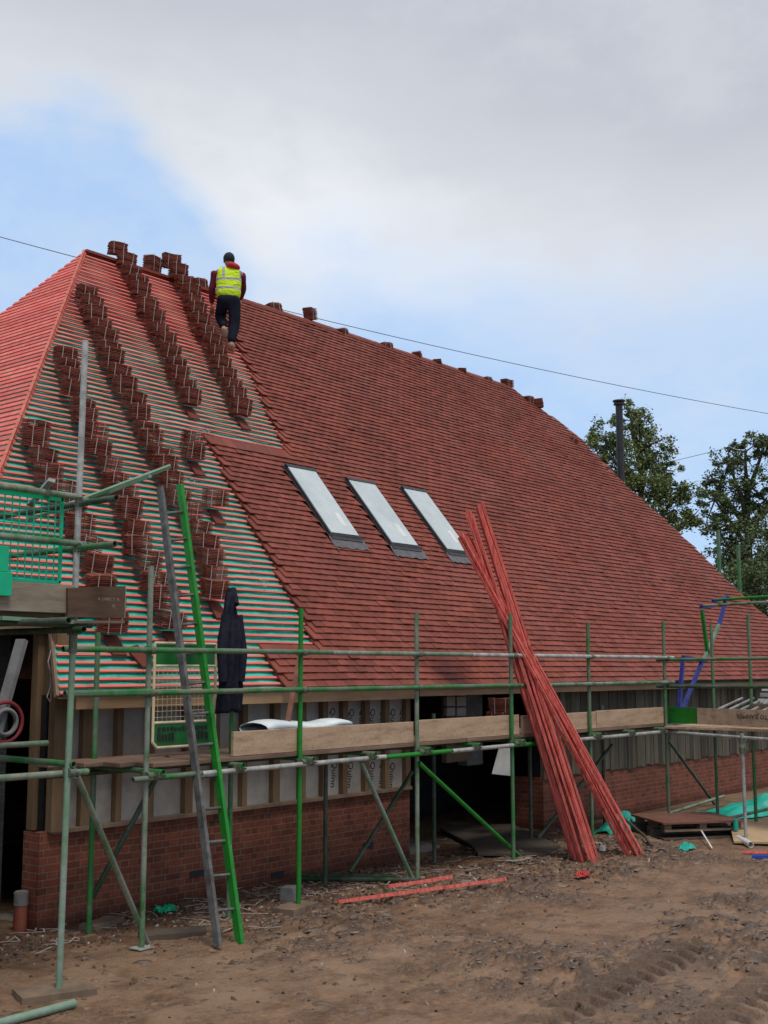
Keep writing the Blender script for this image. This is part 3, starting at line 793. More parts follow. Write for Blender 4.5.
skinned('hood', [(V((-.10, .12, 1.42)), (.085, .06)), (V((.02, .09, 1.41)), (.10, .06)), (V((.13, .11, 1.36)), (.06, .045))], [(0, 1), (1, 2)], 'red_collar', worker, 2)
m = MB(); ell(m, hc+V((0, -.012, .035)), .092, .11, .098, 14, 9); 
me_v = m; bb = m.build('beanie', 'beanie', None); bb.parent = worker
for a_, b_ in ((ankR, toeR), (ankL, toeL)):
    d_ = (b_-a_)
    skinned('boot', [(a_+V((0, -.01, .04)), .058), (a_+V((0, -.01, -.02)), .056), (b_.lerp(a_, .35), .052), (b_, .042)], [(0, 1), (1, 2), (2, 3)], 'boot', worker, 2)

# ---------------------------------------------------------------- scaffold
TR = .0242
def tube_part(parent, name, a, b, mat='green_tube', hollow=True, r=TR):
    m = MB(); m.tube(a, b, r, 12, hollow=hollow); return m.build(name, mat, parent)
def coupler(parent, p, s=1.0):
    m = MB(); p = V(p)
    m.tube(p+V((0, 0, -.034)), p+V((0, 0, .034)), .040*s, 10); m.tube(p+V((-.03, -.045, 0)), p+V((.03, -.045, 0)), .034*s, 10)
    m.box(p+V((-.02, .02, -.014)), p+V((.055, .045, .014))); m.tube(p+V((.035, -.02, .0)), p+V((.035, -.09, .0)), .009, 6)
    return m.build('coupler', 'coupler_steel', parent)
def _():
    pass
def base_plate(parent, p):
    m = MB(); p = V(p); m.box(p+V((-.075, -.075, 0)), p+V((.075, .075, .008))); return m.build('base_plate', 'galvanised', parent)
SY = 8.05; SI = 8.88
scaf = thing('scaffold', (11, 8.05, 0), 'long tube scaffold of green and galvanised poles along the front wall', 'scaffold')
outer = [(6.63, 'worn_tube', 3.17), (8.51, 'bright_green_tube', 2.88), (10.35, 'worn_tube', 2.91), (12.21, 'green_tube', 2.96), (14.08, 'green_tube', 2.90), (16.3, 'green_tube', 2.98)]
stds = []
for x, mt, zt in outer:
    st = tube_part(scaf, 'standard', (x, SY, gz(x, SY)+.02), (x, SY, zt), mt); stds.append(st)
    base_plate(scaf, (x, SY, gz(x, SY)+.01))
    for z in (1.40, 2.09, 2.45): coupler(st, (x, SY, z))
# lower half paint on the first pole is brighter on top
for x in (6.72, 9.80, 11.75, 13.9, 15.9): 
    tube_part(scaf, 'standard', (x, SI, gz(x, SI)), (x, SI, 1.75 if x > 7.5 else 2.62), 'dull_tube' if x > 7 else 'green_tube')
tube_part(scaf, 'standard', onY(232, 830, 8.35)-V((0, 0, 0)) if 0 else V((onY(232, 700, 8.35).x, 8.35, gz(8, 8.35))), V((onY(232, 700, 8.35).x, 8.35, 2.98)), 'green_tube')
q_ = atD(711, 624, 17.9); tube_part(scaf, 'standard', V((q_.x, q_.y, -.05)), q_, 'green_tube')
q_ = atD(748, 615, 17.3); tube_part(scaf, 'standard', V((q_.x, q_.y, -.05)), q_, 'green_tube')
# rails: tubes in lengths with changing paint
def run(name, pts, z, y=SY-.05):
    for (a, b, mt) in pts: tube_part(scaf, name, (a, y, z), (b, y, z+.004), mt)
run('guard_rail', [(5.72, 8.9, 'green_tube'), (8.91, 11.3, 'worn_tube'), (11.31, 16.5, 'galvanised')], 2.45)
run('guard_rail', [(5.8, 8.55, 'green_tube'), (8.56, 12.3, 'green_tube'), (12.31, 16.5, 'worn_tube')], 2.09)
run('ledger', [(6.45, 7.2, 'green_tube'), (7.21, 9.75, 'galvanised'), (9.76, 10.9, 'bright_green_tube'), (10.92, 12.15, 'galvanised'), (12.16, 13.6, 'bright_green_tube'), (13.61, 16.5, 'galvanised')], 1.38, SY-.05)
run('ledger', [(6.2, 12, 'dull_tube'), (12.01, 19, 'dull_tube')], 1.38, SI-.05)
x = 6.7
while x < 16.2:
    tube_part(scaf, 'transom', (x, SY-.14, 1.43), (x, SI+.12, 1.43), 'green_tube'); coupler(scaf, (x, SY-.05, 1.40)); x += .93
run('guard_rail', [(5.75, 6.62, 'green_tube')], 2.10); 
# braces
def Bp(px, py, y): return onY(px, py, y)
tube_part(scaf, 'brace', Bp(77, 776, 7.62), gpt(147, 946, .02), 'worn_tube')
tube_part(scaf, 'brace', Bp(168, 756, 8.5), Bp(92, 898, 8.95), 'dull_tube')
tube_part(scaf, 'brace', Bp(361, 762, 8.12), gpt(412, 882, .02), 'pale_green_tube')
tube_part(scaf, 'brace', Bp(412, 772, 8.84), Bp(350, 872, 8.84), 'dull_tube')
tube_part(scaf, 'brace', Bp(419, 763, 8.0), gpt(521, 860, .02), 'bright_green_tube')
tube_part(scaf, 'brace', Bp(612, 745, 8.84), Bp(538, 838, 8.84), 'dull_tube')
tube_part(scaf, 'brace', Bp(668, 740, 8.86), Bp(735, 832, 8.86), 'dull_tube')
# sole boards under poles
def board(name, lo, hi, mat, label, cat='scaffold board', group=None, rz=0):
    c_ = V(((lo[0]+hi[0])/2, (lo[1]+hi[1])/2, lo[2])); m = MB(); m.box(lo, hi)
    o = m.build(name, mat, None, c_, .004); o.rotation_euler = (0, 0, rz); return tag(o, label, cat, group)
p = gpt(296, 916); board('sole_board', (p.x-.22, p.y-.11, p.z-.02), (p.x+.22, p.y+.13, p.z+.05), 'old_timber', 'short timber sole board under the bright green scaffold pole', rz=.2)
p = gpt(56, 996); board('sole_board', (p.x-.28, p.y-.15, p.z-.03), (p.x+.25, p.y+.14, p.z+.05), 'old_timber', 'square timber sole board under the nearest tower pole', rz=-.35)
p = gpt(170, 938); board('sole_board', (p.x-.25, p.y-.12, p.z-.03), (p.x+.3, p.y+.12, p.z+.045), 'plywood_dark', 'dark wet board lying in the mud between the brace foot and the ladder', rz=-.5)
p = gpt(100, 926); board('sole_board', (p.x-.2, p.y-.08, p.z-.02), (p.x+.25, p.y+.1, p.z+.05), 'old_timber', 'short pale board by the foot of the inner pole near the brick corner', rz=.3)
# deck boards
for k in range(4):
    y0 = SY+.02+k*.228
    board('deck_board', ((6.72, 6.55, 6.35, 6.15)[k], y0, 1.458), (11.3, y0+.222, 1.496), 'deck_timber', 'long deck board on the left half of the scaffold, %s from the front edge' % ORD[k], group='scaffold deck boards')
    board('deck_board', (11.32, y0, 1.458), (16.35, y0+.222, 1.496), 'deck_timber', 'long deck board on the right half of the scaffold, %s from the front edge' % ORD[k], group='scaffold deck boards')
m = MB(); m.box((6.33, SY+.02, 1.452), (6.345, SY+.93, 1.502))
# toe boards
ty = SY+.028
board('toe_board', (7.66, ty, 1.50), (10.33, ty+.036, 1.722), 'scaffold_board', 'speckled brown toe board at the left of the scaffold, below the white sheet bundle', 'toe board', 'toe boards on edge along the scaffold')
board('toe_board', (10.39, ty, 1.50), (12.42, ty+.036, 1.735), 'scaffold_board', 'pale brown toe board in front of the dark doorway', 'toe board', 'toe boards on edge along the scaffold')
board('toe_board', (12.50, ty, 1.50), (14.3, ty+.036, 1.72), 'scaffold_board', 'brown toe board behind the leaning red battens', 'toe board', 'toe boards on edge along the scaffold')
board('toe_board', (14.32, ty, 1.50), (16.33, ty+.036, 1.73), 'scaffold_board', 'reddish brown toe board at the far scaffold corner', 'toe board', 'toe boards on edge along the scaffold')
# mesh gate
g0 = Bp(155, 643, 8.62); g1 = Bp(216, 643, 8.62); gzt = g0.z; gzb = Bp(155, 748, 8.62).z
gate = thing('mesh_gate', (g0.x, 8.62, gzb), 'cream framed wire mesh ladder gate with green panels behind the ladder', 'gate')
m = MB(); r = .014; W_ = g1.x-g0.x
A_, B_ = V((g0.x, 8.62, gzb)), V((g0.x, 8.62, gzt)); C_, D_ = V((g1.x, 8.62, gzt)), V((g1.x, 8.62, gzb))
bx_ = V((.05, 0, 0)); bz_ = V((0, 0, .05))
m.path([A_+bz_, B_, C_, D_+bz_, D_-bx_, A_+bx_, A_+bz_], r, 8); 
zl = gzb+.235*(gzt-gzb); zu = gzt-.22*(gzt-gzb)
m.tube((g0.x, 8.62, zl), (g1.x, 8.62, zl), r, 8); m.tube((g0.x, 8.62, zu), (g1.x, 8.62, zu), r, 8)
m.tube((g1.x, 8.62, zu-.05), (g1.x+.12, 8.6, zu-.05), .01, 6); m.tube((g1.x, 8.62, zl+.12), (g1.x+.12, 8.6, zl+.12), .01, 6); m.build('frame', 'cream_paint', gate)
m = MB(); m.box((g0.x+.02, 8.615, gzb+.02), (g1.x-.02, 8.625, zl-.01)); lp = m.build('panel', 'gate_green', gate)
m = MB(); m.box((g0.x+.02, 8.615, zu+.01), (g1.x-.02, 8.625, gzt-.015)); m.build('panel', 'gate_green', gate)
m = MB(); rr = random.Random(5)
for row, (z0, hgt) in enumerate(((zl-.075, .04), (gzb+.06, .075))):
    x = g0.x+.05
    while x < g1.x-.09:
        w_ = rr.uniform(.02, .04)
        if not (row == 1 and x > g0.x+.25 and x < g0.x+.42): m.box((x, 8.606, z0), (x+w_, 8.612, z0+hgt*rr.uniform(.7, 1)))
        x += w_+rr.uniform(.012, .022)
m.build('faded_lettering', 'ink', lp)
m = MB(); x = g0.x+.05
while x < g1.x-.02: m.tube((x, 8.62, zl), (x, 8.62, zu), .0022, 4); x += .055
z = zl+.05
while z < zu: m.tube((g0.x, 8.622, z), (g1.x, 8.622, z), .0022, 4); z += .055
m.build('wire_mesh', 'cream_paint', gate)
# black coat hanging on the pole at px 232
cx = onY(231, 640, 8.28).x
ct = thing('coat', (cx, 8.25, 1.6), 'long black work coat hanging on the scaffold pole beside the mesh gate', 'coat')
def sheetmesh(m, f, nu, nv, th, off):
    vs = [f(i/nu, j/nv) for i in range(nu+1) for j in range(nv+1)]; b = [v+off*th for v in vs]; n = len(vs); fs = []
    for i in range(nu):
        for j in range(nv):
            a = i*(nv+1)+j; q = (a, a+1, a+nv+2, a+nv+1); fs += [q, tuple(n+k for k in q[::-1])]
    bd = [i*(nv+1) for i in range(nu+1)]+[nu*(nv+1)+j for j in range(1, nv+1)]+[i*(nv+1)+nv for i in range(nu-1, -1, -1)]+[j for j in range(nv-1, 0, -1)]
    for a, b2 in zip(bd, bd[1:]+bd[:1]): fs.append((a, b2, n+b2, n+a))
    m.add(vs+b, fs, True)
zt, zb = Bp(228, 592, 8.28).z, Bp(228, 711, 8.28).z
def coatf(u, v):     # u down, v across
    prof = [(.0, .03), (.08, .09), (.25, .14), (.4, .18), (.7, .17), (1, .155)]
    for (a, wa), (b, wb) in zip(prof, prof[1:]):
        if a <= u <= b: w = wa+(wb-wa)*(u-a)/(b-a)
    x = cx-.03+(v-.5)*1.5*w+(.02*u); z = zt-(zt-zb)*u-(.05*abs(v-.5)*(u > .9))
    return V((x, 8.27-.06*math.sin(v*PI)-.03*math.sin(v*17+u*4)*(.3+u)-.02*math.sin(u*11+v*5), z))
m = MB(); sheetmesh(m, coatf, 30, 30, .03, V((0, 1, 0))); m.build('coat_body', 'black_cloth', ct)
for sgn in (-1, 1):
    m = MB(); xx = cx-.02+sgn*.11; zsh = zt-.22*(zt-zb)*1.3
    m.tube((cx-.02+sgn*.07, 8.25, zsh+.1), (xx+sgn*.02, 8.24, zsh-.25), .05, 8, .05); m.tube((xx+sgn*.02, 8.24, zsh-.25), (xx, 8.24, zsh-.52), .05, 8, .042); m.build('sleeve', 'black_cloth', ct)
m = MB(); m.tube((cx-.01, 8.24, zt-.12), (cx+.02, 8.30, zt+.03), .055, 8, .045); m.build('hood', 'black_cloth', ct)
# ladder
def LD(px, py):
    d = ray(px, py); n = V((0, 1, -.32)); return EYE+d*((7.55-EYE.dot(n))/d.dot(n))
lb, lt, rb_, rt = LD(218, 946), LD(160, 487), LD(240, 944), LD(180, 485)
lad = thing('ladder', (lb.x, lb.y, 0), 'tall access ladder with grey left stile and bright green right stile', 'ladder')
m = MB(); m.beam(lb, lt, .035, .07, V((0, 1, 0))); m.build('stile', 'aluminium', lad)
m = MB(); m.beam(rb_, rt, .04, .07, V((0, 1, 0))); m.build('stile', 'bright_green_tube', lad)
n = int((lt-lb).length/.27)
for k in range(1, n):
    a = lb.lerp(lt, k/n); b = rb_.lerp(rt, k/n); m = MB(); m.tube(a, b, .014, 8); m.build('rung', 'aluminium', lad)
# things on the deck
def pile(f0): pass
a = Bp(262, 727, 8.6); b = Bp(346, 721, 8.6)
m = MB(); N = 16
def sheetf(u, v):
    x = a.x-.1+(b.x-a.x+.1)*u; e = math.sin(min(1, u*1.25+.05)*PI)**.5 if u < .78 else math.sin(min(1, u*1.25+.05)*PI)**.5 if u*1.25+.05 < 1 else .05
    ang = v*2*PI; rr_ = .05+.055*(math.sin(max(.03, (1-u)*.95+.03)*PI*.72))
    return V((x, 8.62+rr_*2.2*math.cos(ang), 1.70+.62*rr_*math.sin(ang)*(1+.1*math.sin(u*17))+.02*math.sin(u*9)))
m = MB(); sheetmesh(m, sheetf, 24, 12, .004, V((0, 0, 1))); sh = m.build('sheet_bundle', 'pale_sheet', None, (a.x, 8.62, 1.5)); 
m = MB(); m.box((a.x-.05, 8.5, 1.50), (b.x-.2, 8.75, 1.62)); m.build('sheet_core', 'pale_sheet', sh)
tag(sh, 'rolled pale plastic sheet lying on the scaffold deck behind the toe board', 'plastic sheet')
m = MB(); m.beam(Bp(284, 742, 8.45), Bp(300, 655, 8.75), .05, .025); q = Bp(284, 742, 8.45)
tag(m.build('timber_offcut', 'rust_plate', None, (q.x, q.y, 1.5)), 'thin reddish brown batten leaning upright from the deck to the eave', 'batten')
q = Bp(499, 716, 8.6)
put_bundle(V((q.x, 8.62, 1.50)), (0, 0, .5), 'strapped bundle of red tiles on the scaffold deck before the doorway', 'tile bundles on the scaffold deck')
# two more layers to make that pile as high as in the photo
put_bundle(V((q.x+.02, 8.60, 1.70)), (0, 0, .7), 'upper strapped bundle of red tiles stacked on the scaffold deck', 'tile bundles on the scaffold deck')
# white board hanging behind
a, b, c_, d_ = [onY(*p, 9.3) for p in ((500, 748), (512, 748), (512, 776), (493, 774))]
m = MB(); m.hexa([a, b, c_, d_]+[v+V((0, .02, 0)) for v in (a, b, c_, d_)]); tag(m.build('insulation_board', 'white_plastic', None, (a.x, 9.3, a.z-.4)), 'small pale grey board hanging at the right side of the doorway', 'board')
# reel inside: big curved board on the ground in the doorway
pts = [(440, 832), (470, 848), (478, 858), (548, 859), (560, 850), (512, 828), (470, 828)]
P3 = [gpt(*p, .035) for p in pts]; c0 = sum(P3, V())/len(P3); zz = max(p.z for p in P3)
for p in P3: p.z = zz
m = MB(); m.add(P3+[p-V((0, 0, .03)) for p in P3], [tuple(range(7)), tuple(range(13, 6, -1))]+[(i, (i+1) % 7, 7+(i+1) % 7, 7+i) for i in range(7)])
tag(m.build('plywood_sheet', 'plywood_dark', None, c0), 'large dark plywood sheet lying on the ground at the doorway', 'plywood sheet')

# ---------------------------------------------------------------- loading tower (left)
TX, TY = 5.41, 7.50
tw = thing('loading_tower', (TX, TY, 0), 'tube scaffold loading tower with a raised platform at the left edge', 'scaffold tower')
st = MB(); top = atD(85, 340, (onY(85, 340, 7.5)-EYE).dot(FWD)); bot = V((5.37, 7.42, gz(5.37, 7.42)+.02))
mid = bot.lerp(V((5.47, 7.5, 4.82)), .52)
tube_part(tw, 'standard', bot, mid, 'pale_green_tube'); stt = tube_part(tw, 'standard', mid, V((5.47, 7.5, 4.82)), 'galvanised', r=.0245)
m = MB(); m.tube(mid-V((0, 0, .1)), mid+V((0, 0, .1)), .031, 10); m.build('sleeve_coupler', 'coupler_steel', tw)
base_plate(tw, bot-V((0, 0, .01)))
for x in (3.4,):
    tube_part(tw, 'standard', (x, 7.45, -.05), (x, 7.5, 4.2), 'worn_tube'); tube_part(tw, 'standard', (x, 8.9, -.05), (x, 8.95, 4.0), 'dull_tube')
xl = 3.2
tube_part(tw, 'guard_rail', (xl, 7.46, 3.60), (5.40, 7.46, 3.585), 'worn_tube'); tube_part(tw, 'guard_rail', (xl, 7.46, 3.24), (5.50, 7.46, 3.23), 'worn_tube')
# end rails poking towards the camera
def outy(px0, py0, px1, py1, x): return onX(px0, py0, x), onX(px1, py1, x)
a, b = outy(60, 503, 118, 487, 5.43); b2 = onX(120, 488, 5.43)
ea = V((5.44, 8.9, 3.52)); tube_part(tw, 'guard_rail', ea, V((5.44, 7.02, 3.54)), 'dull_tube')
tube_part(tw, 'guard_rail', V((5.44, 8.9, 3.19)), V((5.44, 7.02, 3.20)), 'green_tube')
for z in (3.55, 3.2): coupler(stt, (5.45, 7.47, z))
tube_part(tw, 'ledger', (xl, 7.42, 2.62), (5.55, 7.42, 2.62), 'dull_tube'); tube_part(tw, 'ledger', (xl, 7.5, 1.54), (5.62, 7.5, 1.53), 'worn_tube')
tube_part(tw, 'ledger', (5.36, 7.25, 2.58), (5.36, 9.0, 2.58), 'dull_tube'); tube_part(tw, 'transom', (4.9, 6.8, 2.62), (4.9, 9.0, 2.62), 'dull_tube')
tube_part(tw, 'ledger', (5.42, 7.4, 1.60), (5.42, 8.9, 1.60), 'green_tube'); tube_part(tw, 'ledger', (xl, 8.85, 1.66), (6.2, 8.85, 1.66), 'worn_tube')
for z in (1.54, 2.58): coupler(tw, (5.42, 7.47, z))
for k in range(6):
    y0 = 7.46+k*.228
    board('deck_board', (xl, y0, 2.665), (5.52, y0+.22, 2.703), 'dark_board', 'platform deck board of the loading tower, %s from its front edge' % ORD[k], group='tower platform boards')
board('toe_board', (xl, 7.405, 2.70), (5.385, 7.44, 2.91), 'grey_board', 'mossy grey toe board along the front of the loading tower', 'toe board')
# dark end board projecting towards the camera
c1, c2 = onX(68, 600, 5.40), None
eb = thing('toe_board', (5.62, 7.2, 2.68), 'dark brown chalk-marked end board at the corner of the loading tower', 'toe board')
pA = onY(68, 588, 7.38); pB = onY(125, 586, 7.20); pC = onY(124, 618, 7.20); pD = onY(68, 617, 7.38)
off = V((.0, .036, 0)); m = MB(); m.hexa([pD, pC, pC+off, pD+off, pA, pB, pB+off, pA+off]); eo = m.build('plank', 'dark_board', eb)
q = onY(106, 601, 7.25); q.y -= .012
dirx = (pB-pA).normalized()
text('A DIRECT X', .030, 'chalk', eo, Matrix.Translation(q+V((-.10, -.02, .0))) @ Matrix.Rotation(math.atan2(dirx.y, dirx.x), 4, 'Z') @ Matrix.Rotation(PI/2, 4, 'X'), 'chalk_writing')
text('7L', .038, 'chalk', eo, Matrix.Translation(q+V((.02, -.03, -.055))) @ Matrix.Rotation(math.atan2(dirx.y, dirx.x), 4, 'Z') @ Matrix.Rotation(PI/2, 4, 'X'), 'chalk_writing')
m = MB(); m.beam(pB+V((.008, .02, .0)), pC+V((.008, .02, 0)), .006, .04, V((0, 1, 0))); m.build('end_band', 'pale_green_tube', eb)
m = MB(); m.beam(onY(0, 618, 7.38), onY(72, 622, 7.38), .06, .028); m.build('edge_strip', 'pale_green_tube', eb)
m = MB(); m.beam(onY(72, 622, 7.38), onY(124, 622, 7.2), .06, .02); m.build('edge_strip', 'old_timber', eb)
# green brick guard mesh
gy_ = 7.52
ga, gb, gc, gd = Bp(0, 497, gy_), Bp(63, 497, gy_), Bp(62, 583, gy_), Bp(0, 583, gy_)
bg = thing('mesh_guard', (gb.x, gy_, gc.z), 'green plastic mesh brick guard hung on the loading tower rails', 'mesh guard')
m = MB(); x0, x1, z0, z1 = ga.x-.7, gb.x, gc.z, gb.z
x = x0
while x <= x1+.001: m.box((x-.0035, gy_-.004, z0), (x+.0035, gy_+.004, z1)); x += (x1-x0)/20
nz = 11
for k in range(nz+1): z = z0+(z1-z0)*k/nz; m.box((x0, gy_-.0055, z-.0035), (x1, gy_+.0055, z+.0035))
m.build('mesh_grid', 'green_plastic', bg)
m = MB(); 
for (lo, hi) in (((x0, z0-.01), (x1, z0+.012)), ((x0, z1-.035), (x1, z1+.02)), ((x1-.018, z0), (x1+.006, z1)), ((x0, (z0+z1)/2-.012), (x1, (z0+z1)/2+.012))): m.box((lo[0], gy_-.008, lo[1]), (hi[0], gy_+.008, hi[1]))
m.build('mesh_border', 'green_plastic', bg)
p0, p1 = Bp(-8, 545, gy_-.09), Bp(11, 545, gy_-.09)
tp = thing('plastic_tub', (p0.x, gy_-.1, p0.z), 'bright green plastic clip tray hanging on the mesh at the left edge', 'tray')
m = MB(); za, zb2 = Bp(0, 546, 7.4).z, Bp(0, 596, 7.4).z; m.box((p0.x-.1, 7.36, zb2), (Bp(10, 560, 7.4).x, 7.385, Bp(0, 572, 7.4).z)); m.box((p0.x-.1, 7.362, Bp(0, 572, 7.4).z), (Bp(6, 560, 7.4).x, 7.384, za)); m.build('tray_body', 'green_plastic', tp, bevel=.004)
# second guard panel behind (dark seen through)
m = MB(); gy2 = 8.9; x = x0
while x < x1+.05: m.box((x-.006, gy2, 2.8), (x+.006, gy2+.01, 3.75)); x += .06
for k in range(14): m.box((x0, gy2-.003, 2.8+k*.073), (x1+.05, gy2+.013, 2.81+k*.073))
b2g = m.build('mesh_guard', 'green_plastic', None, (x1, gy2, 2.8)); tag(b2g, 'green plastic mesh guard on the rear side of the loading tower', 'mesh guard')
# pale green boards/poles lying across tower rail
for (a_, b_, w_, mt, lab) in (((28, 520), (171, 466), .055, 'pale_green_tube', 'upper pale green timber laid across the tower guard rails'), ((60, 512), (150, 476), .05, 'pale_green_tube', 'lower pale green timber laid across the tower guard rails'), ((30, 505), (52, 480), .05, 'galvanised', 'short pale pipe end poking up behind the tower rail')):
    A_ = onY(*a_, 8.1); B_ = onY(*b_, 7.35); m = MB(); m.beam(A_, B_, w_, .025, V((0, -.5, 1)))
    tag(m.build('timber_length' if mt != 'galvanised' else 'pipe_end', mt, None, A_), lab, 'timber' if mt != 'galvanised' else 'pipe')

# in the dark porch: pale window frame, hose reel, cable, bags, drain pipe
a, b = onY(22, 640, 9.3), onY(-6, 740, 9.2)
m = MB(); m.beam(a, b, .10, .05); m.beam(b, b+V((.0, 0, -.5)), .10, .05); m.beam(a+V((-.2, .1, 0)), b+V((-.2, .1, 0)), .05, .05)
tag(m.build('window_frame', 'render_panel', None, b), 'white plastic window frame leaning in the dark porch at the left edge', 'window frame')
a = onY(5, 722, 9.15); reel = thing('hose_reel', a, 'red rimmed hose reel with white coil in the dark porch', 'hose reel')
def ring(m, c_, R, r, n=28, k=8):
    vs = [c_+V(((R+r*math.cos(b))*math.cos(a_), r*math.sin(b), (R+r*math.cos(b))*math.sin(a_))) for a_ in [2*PI*i/n for i in range(n)] for b in [2*PI*j/k for j in range(k)]]
    m.add(vs, [(i*k+j, ((i+1) % n)*k+j, ((i+1) % n)*k+(j+1) % k, i*k+(j+1) % k) for i in range(n) for j in range(k)], True)
m = MB(); ring(m, a, .17, .018); m.build('rim', 'red_rim', reel)
m = MB(); [ring(m, a+V((0, .012*k-.02, 0)), .105+.008*(k % 2), .015) for k in range(4)]; m.build('hose', 'render_panel', reel)
m = MB(); pts = [onY(px, py, 9.33) for px, py in ((51, 650), (48, 662), (51, 675), (50, 688), (47, 697), (50, 702), (52, 690), (51, 672), (53, 656))]
m.path(pts, .006, 5); tag(m.build('cable', 'white_strap', None, pts[0]), 'loop of thin pale cable hanging on the porch timber post', 'cable')
p = gpt(20, 929); dr = thing('drain_pipe', p, 'short terracotta drain pipe with grey collar standing by the brick corner', 'drain pipe')
m = MB(); m.tube(p, p+V((0, 0, .22)), .062, 14, hollow=True); m.build('pipe', 'terracotta', dr)
m = MB(); m.tube(p+V((0, 0, .22)), p+V((0, 0, .33)), .066, 14, hollow=True); m.build('collar', 'concrete', dr)
def blob(name, c_, rx, ry, rz, mat, lab, cat, amp=.25, fr=3.0, n=20, k=12):
    m = MB(); ell(m, (0, 0, 0), rx, ry, rz, n, k); 
    for v in m.v:
        d = 1+amp*mnoise.noise(V((v.x/rx*fr*.5, v.y/ry*fr*.5, v.z/rz*fr*.5+c_[0]))); v *= d
    m.v = [v+V(c_) for v in m.v]; return tag(m.build(name, mat, None, c_), lab, cat)
blob('rubble_sack', (5.35, 9.3, .32), .42, .28, .40, 'black_plastic', 'larger black rubble sack slumped in the porch', 'sack', .5)
blob('rubble_sack', (5.85, 9.55, .20), .3, .25, .28, 'black_plastic', 'smaller black rubble sack beside the drain pipe', 'sack', .5)

# ---------------------------------------------------------------- loading bay (right)
bay = thing('loading_bay', (16.2, 6.5, 0), 'projecting scaffold loading bay of green and galvanised tubes at the right', 'scaffold bay')
BX = 16.15
p742 = onX(742, 735, 15.6)
for (z, mt) in ((2.42, 'green_tube'), (2.03, 'dull_tube')): tube_part(bay, 'guard_rail', (16.35, 8.2, z), (15.9, 4.6, z+.02), mt)
tube_part(bay, 'ledger', (16.3, 8.05, 1.37), (15.5, 6.0, 1.36), 'galvanised'); tube_part(bay, 'ledger', (16.6, 6.6, 1.37), (15.2, 4.2, 1.36), 'galvanised')
q = atD(742, 737, 16.1); tube_part(bay, 'standard', (q.x, q.y, -.05), (q.x, q.y, 1.42), 'galvanised'); coupler(bay, (q.x, q.y, 1.33)); coupler(bay, (q.x, q.y, 1.2))
tube_part(bay, 'standard', (15.6, 4.4, -.05), (15.6, 4.4, 3.1), 'green_tube')
a, b = gpt(560, 850), None
for (p0, p1, y0, y1) in (((590, 838), (724, 796), 8.9, 8.6), ((664, 834), (780, 806), 7.9, 7.0)):
    A_ = onY(*p0, y0); B_ = onY(*p1, y1); tube_part(bay, 'brace', A_, B_, 'worn_tube')
for k in range(5):
    o = board('deck_board', (16.18+k*.228, 5.2, 1.425), (16.40+k*.228, 8.02, 1.463), 'scaffold_board', 'deck board of the right loading bay, %s from its left edge' % ORD[k], group='loading bay deck boards')
# toe board with green end and faded upside down stencil
tb = thing('toe_board', (16.1, 8.0, 1.5), 'brown toe board with a green painted end and faded stencil on the loading bay', 'toe board')
def TB(y): return 16.42-(8.1-y)*.22
def tbbox(y0, y1, z0, z1, th=.036):
    a = V((TB(y0), y0, z0)); b = V((TB(y1), y1, z0)); o = V((th, 0, 0)); u_ = V((0, 0, z1-z0))
    return MB().hexa([a, b, b+o, a+o, a+u_, b+u_, b+o+u_, a+o+u_])
pl = tbbox(7.56, 4.8, 1.50, 1.73).build('plank', 'scaffold_board', tb); tbbox(8.06, 7.565, 1.50, 1.73).build('painted_end', 'bright_green_tube', tb)
yq = 6.45; dY = V((-.22*-1*0-.2149, -.9766, 0))
ang = math.atan2(-.9766, -.2149)
text('OTTO JEANMOL', .085, 'ink', pl, Matrix.Translation(V((TB(6.30)-.006, 6.30, 1.66))) @ Matrix.Rotation(ang, 4, 'Z') @ Matrix.Rotation(PI/2, 4, 'X') @ Matrix.Rotation(PI, 4, 'Z'), 'stencil')
# gate frame, raised
gf = thing('loading_gate', (16.5, 7.9, 1.45), 'blue and green swing-up loading gate raised at the bay corner', 'loading gate')
gyY = 7.93
def gp(px, py): return onY(px, py, gyY)
def gbar(nm, a, b, mt, r=.03):
    m = MB(); m.beam(gp(*a), gp(*b), .05, .05); return m.build(nm, mt, gf)
gbar('post', (683, 657), (678, 722), 'blue_paint'); gbar('link', (683, 657), (706, 661), 'blue_paint'); gbar('arm', (702, 662), (683, 708), 'blue_paint')
gbar('arm', (704, 660), (719, 625), 'pale_green_tube'); gbar('arm', (719, 625), (727, 596), 'blue_paint'); gbar('stay', (708, 656), (702, 610), 'bright_green_tube')
gbar('link', (701, 607), (713, 606), 'blue_paint'); gbar('link', (713, 601), (728, 598), 'blue_paint')
for (a_, mt) in (((703, 606), 'worn_tube'), ((715, 600), 'bright_green_tube')):
    A_ = gp(*a_); m = MB(); m.tube(A_, V((A_.x-.75, A_.y-3.6, A_.z+.04)), .022, 10); m.build('gate_rail', mt, gf)
# dark green netting behind the gate rails
def netf(u, v):
    x = 19.9-.9*u; y = 7.4-2.0*u; return V((x, y, 3.28-.62*v-.10*math.sin(u*2.2)+.03*math.sin(u*14)))
m = MB()
for i in range(46):
    m.path([netf(i/45, j/8) for j in range(9)], .008, 4)
for j in range(13): m.path([netf(i/12, j/12) for i in range(13)], .008, 4)
A_ = atD(757, 600, 19); B_ = atD(790, 600, 15.5)
netm = MB(); 
for v in m.v: v += V((0, 0, 0))
nt = m.build('debris_net', 'dark_green_net', None, (19.5, 7, 2.7)); tag(nt, 'dark green debris netting hanging behind the raised gate rails', 'netting')
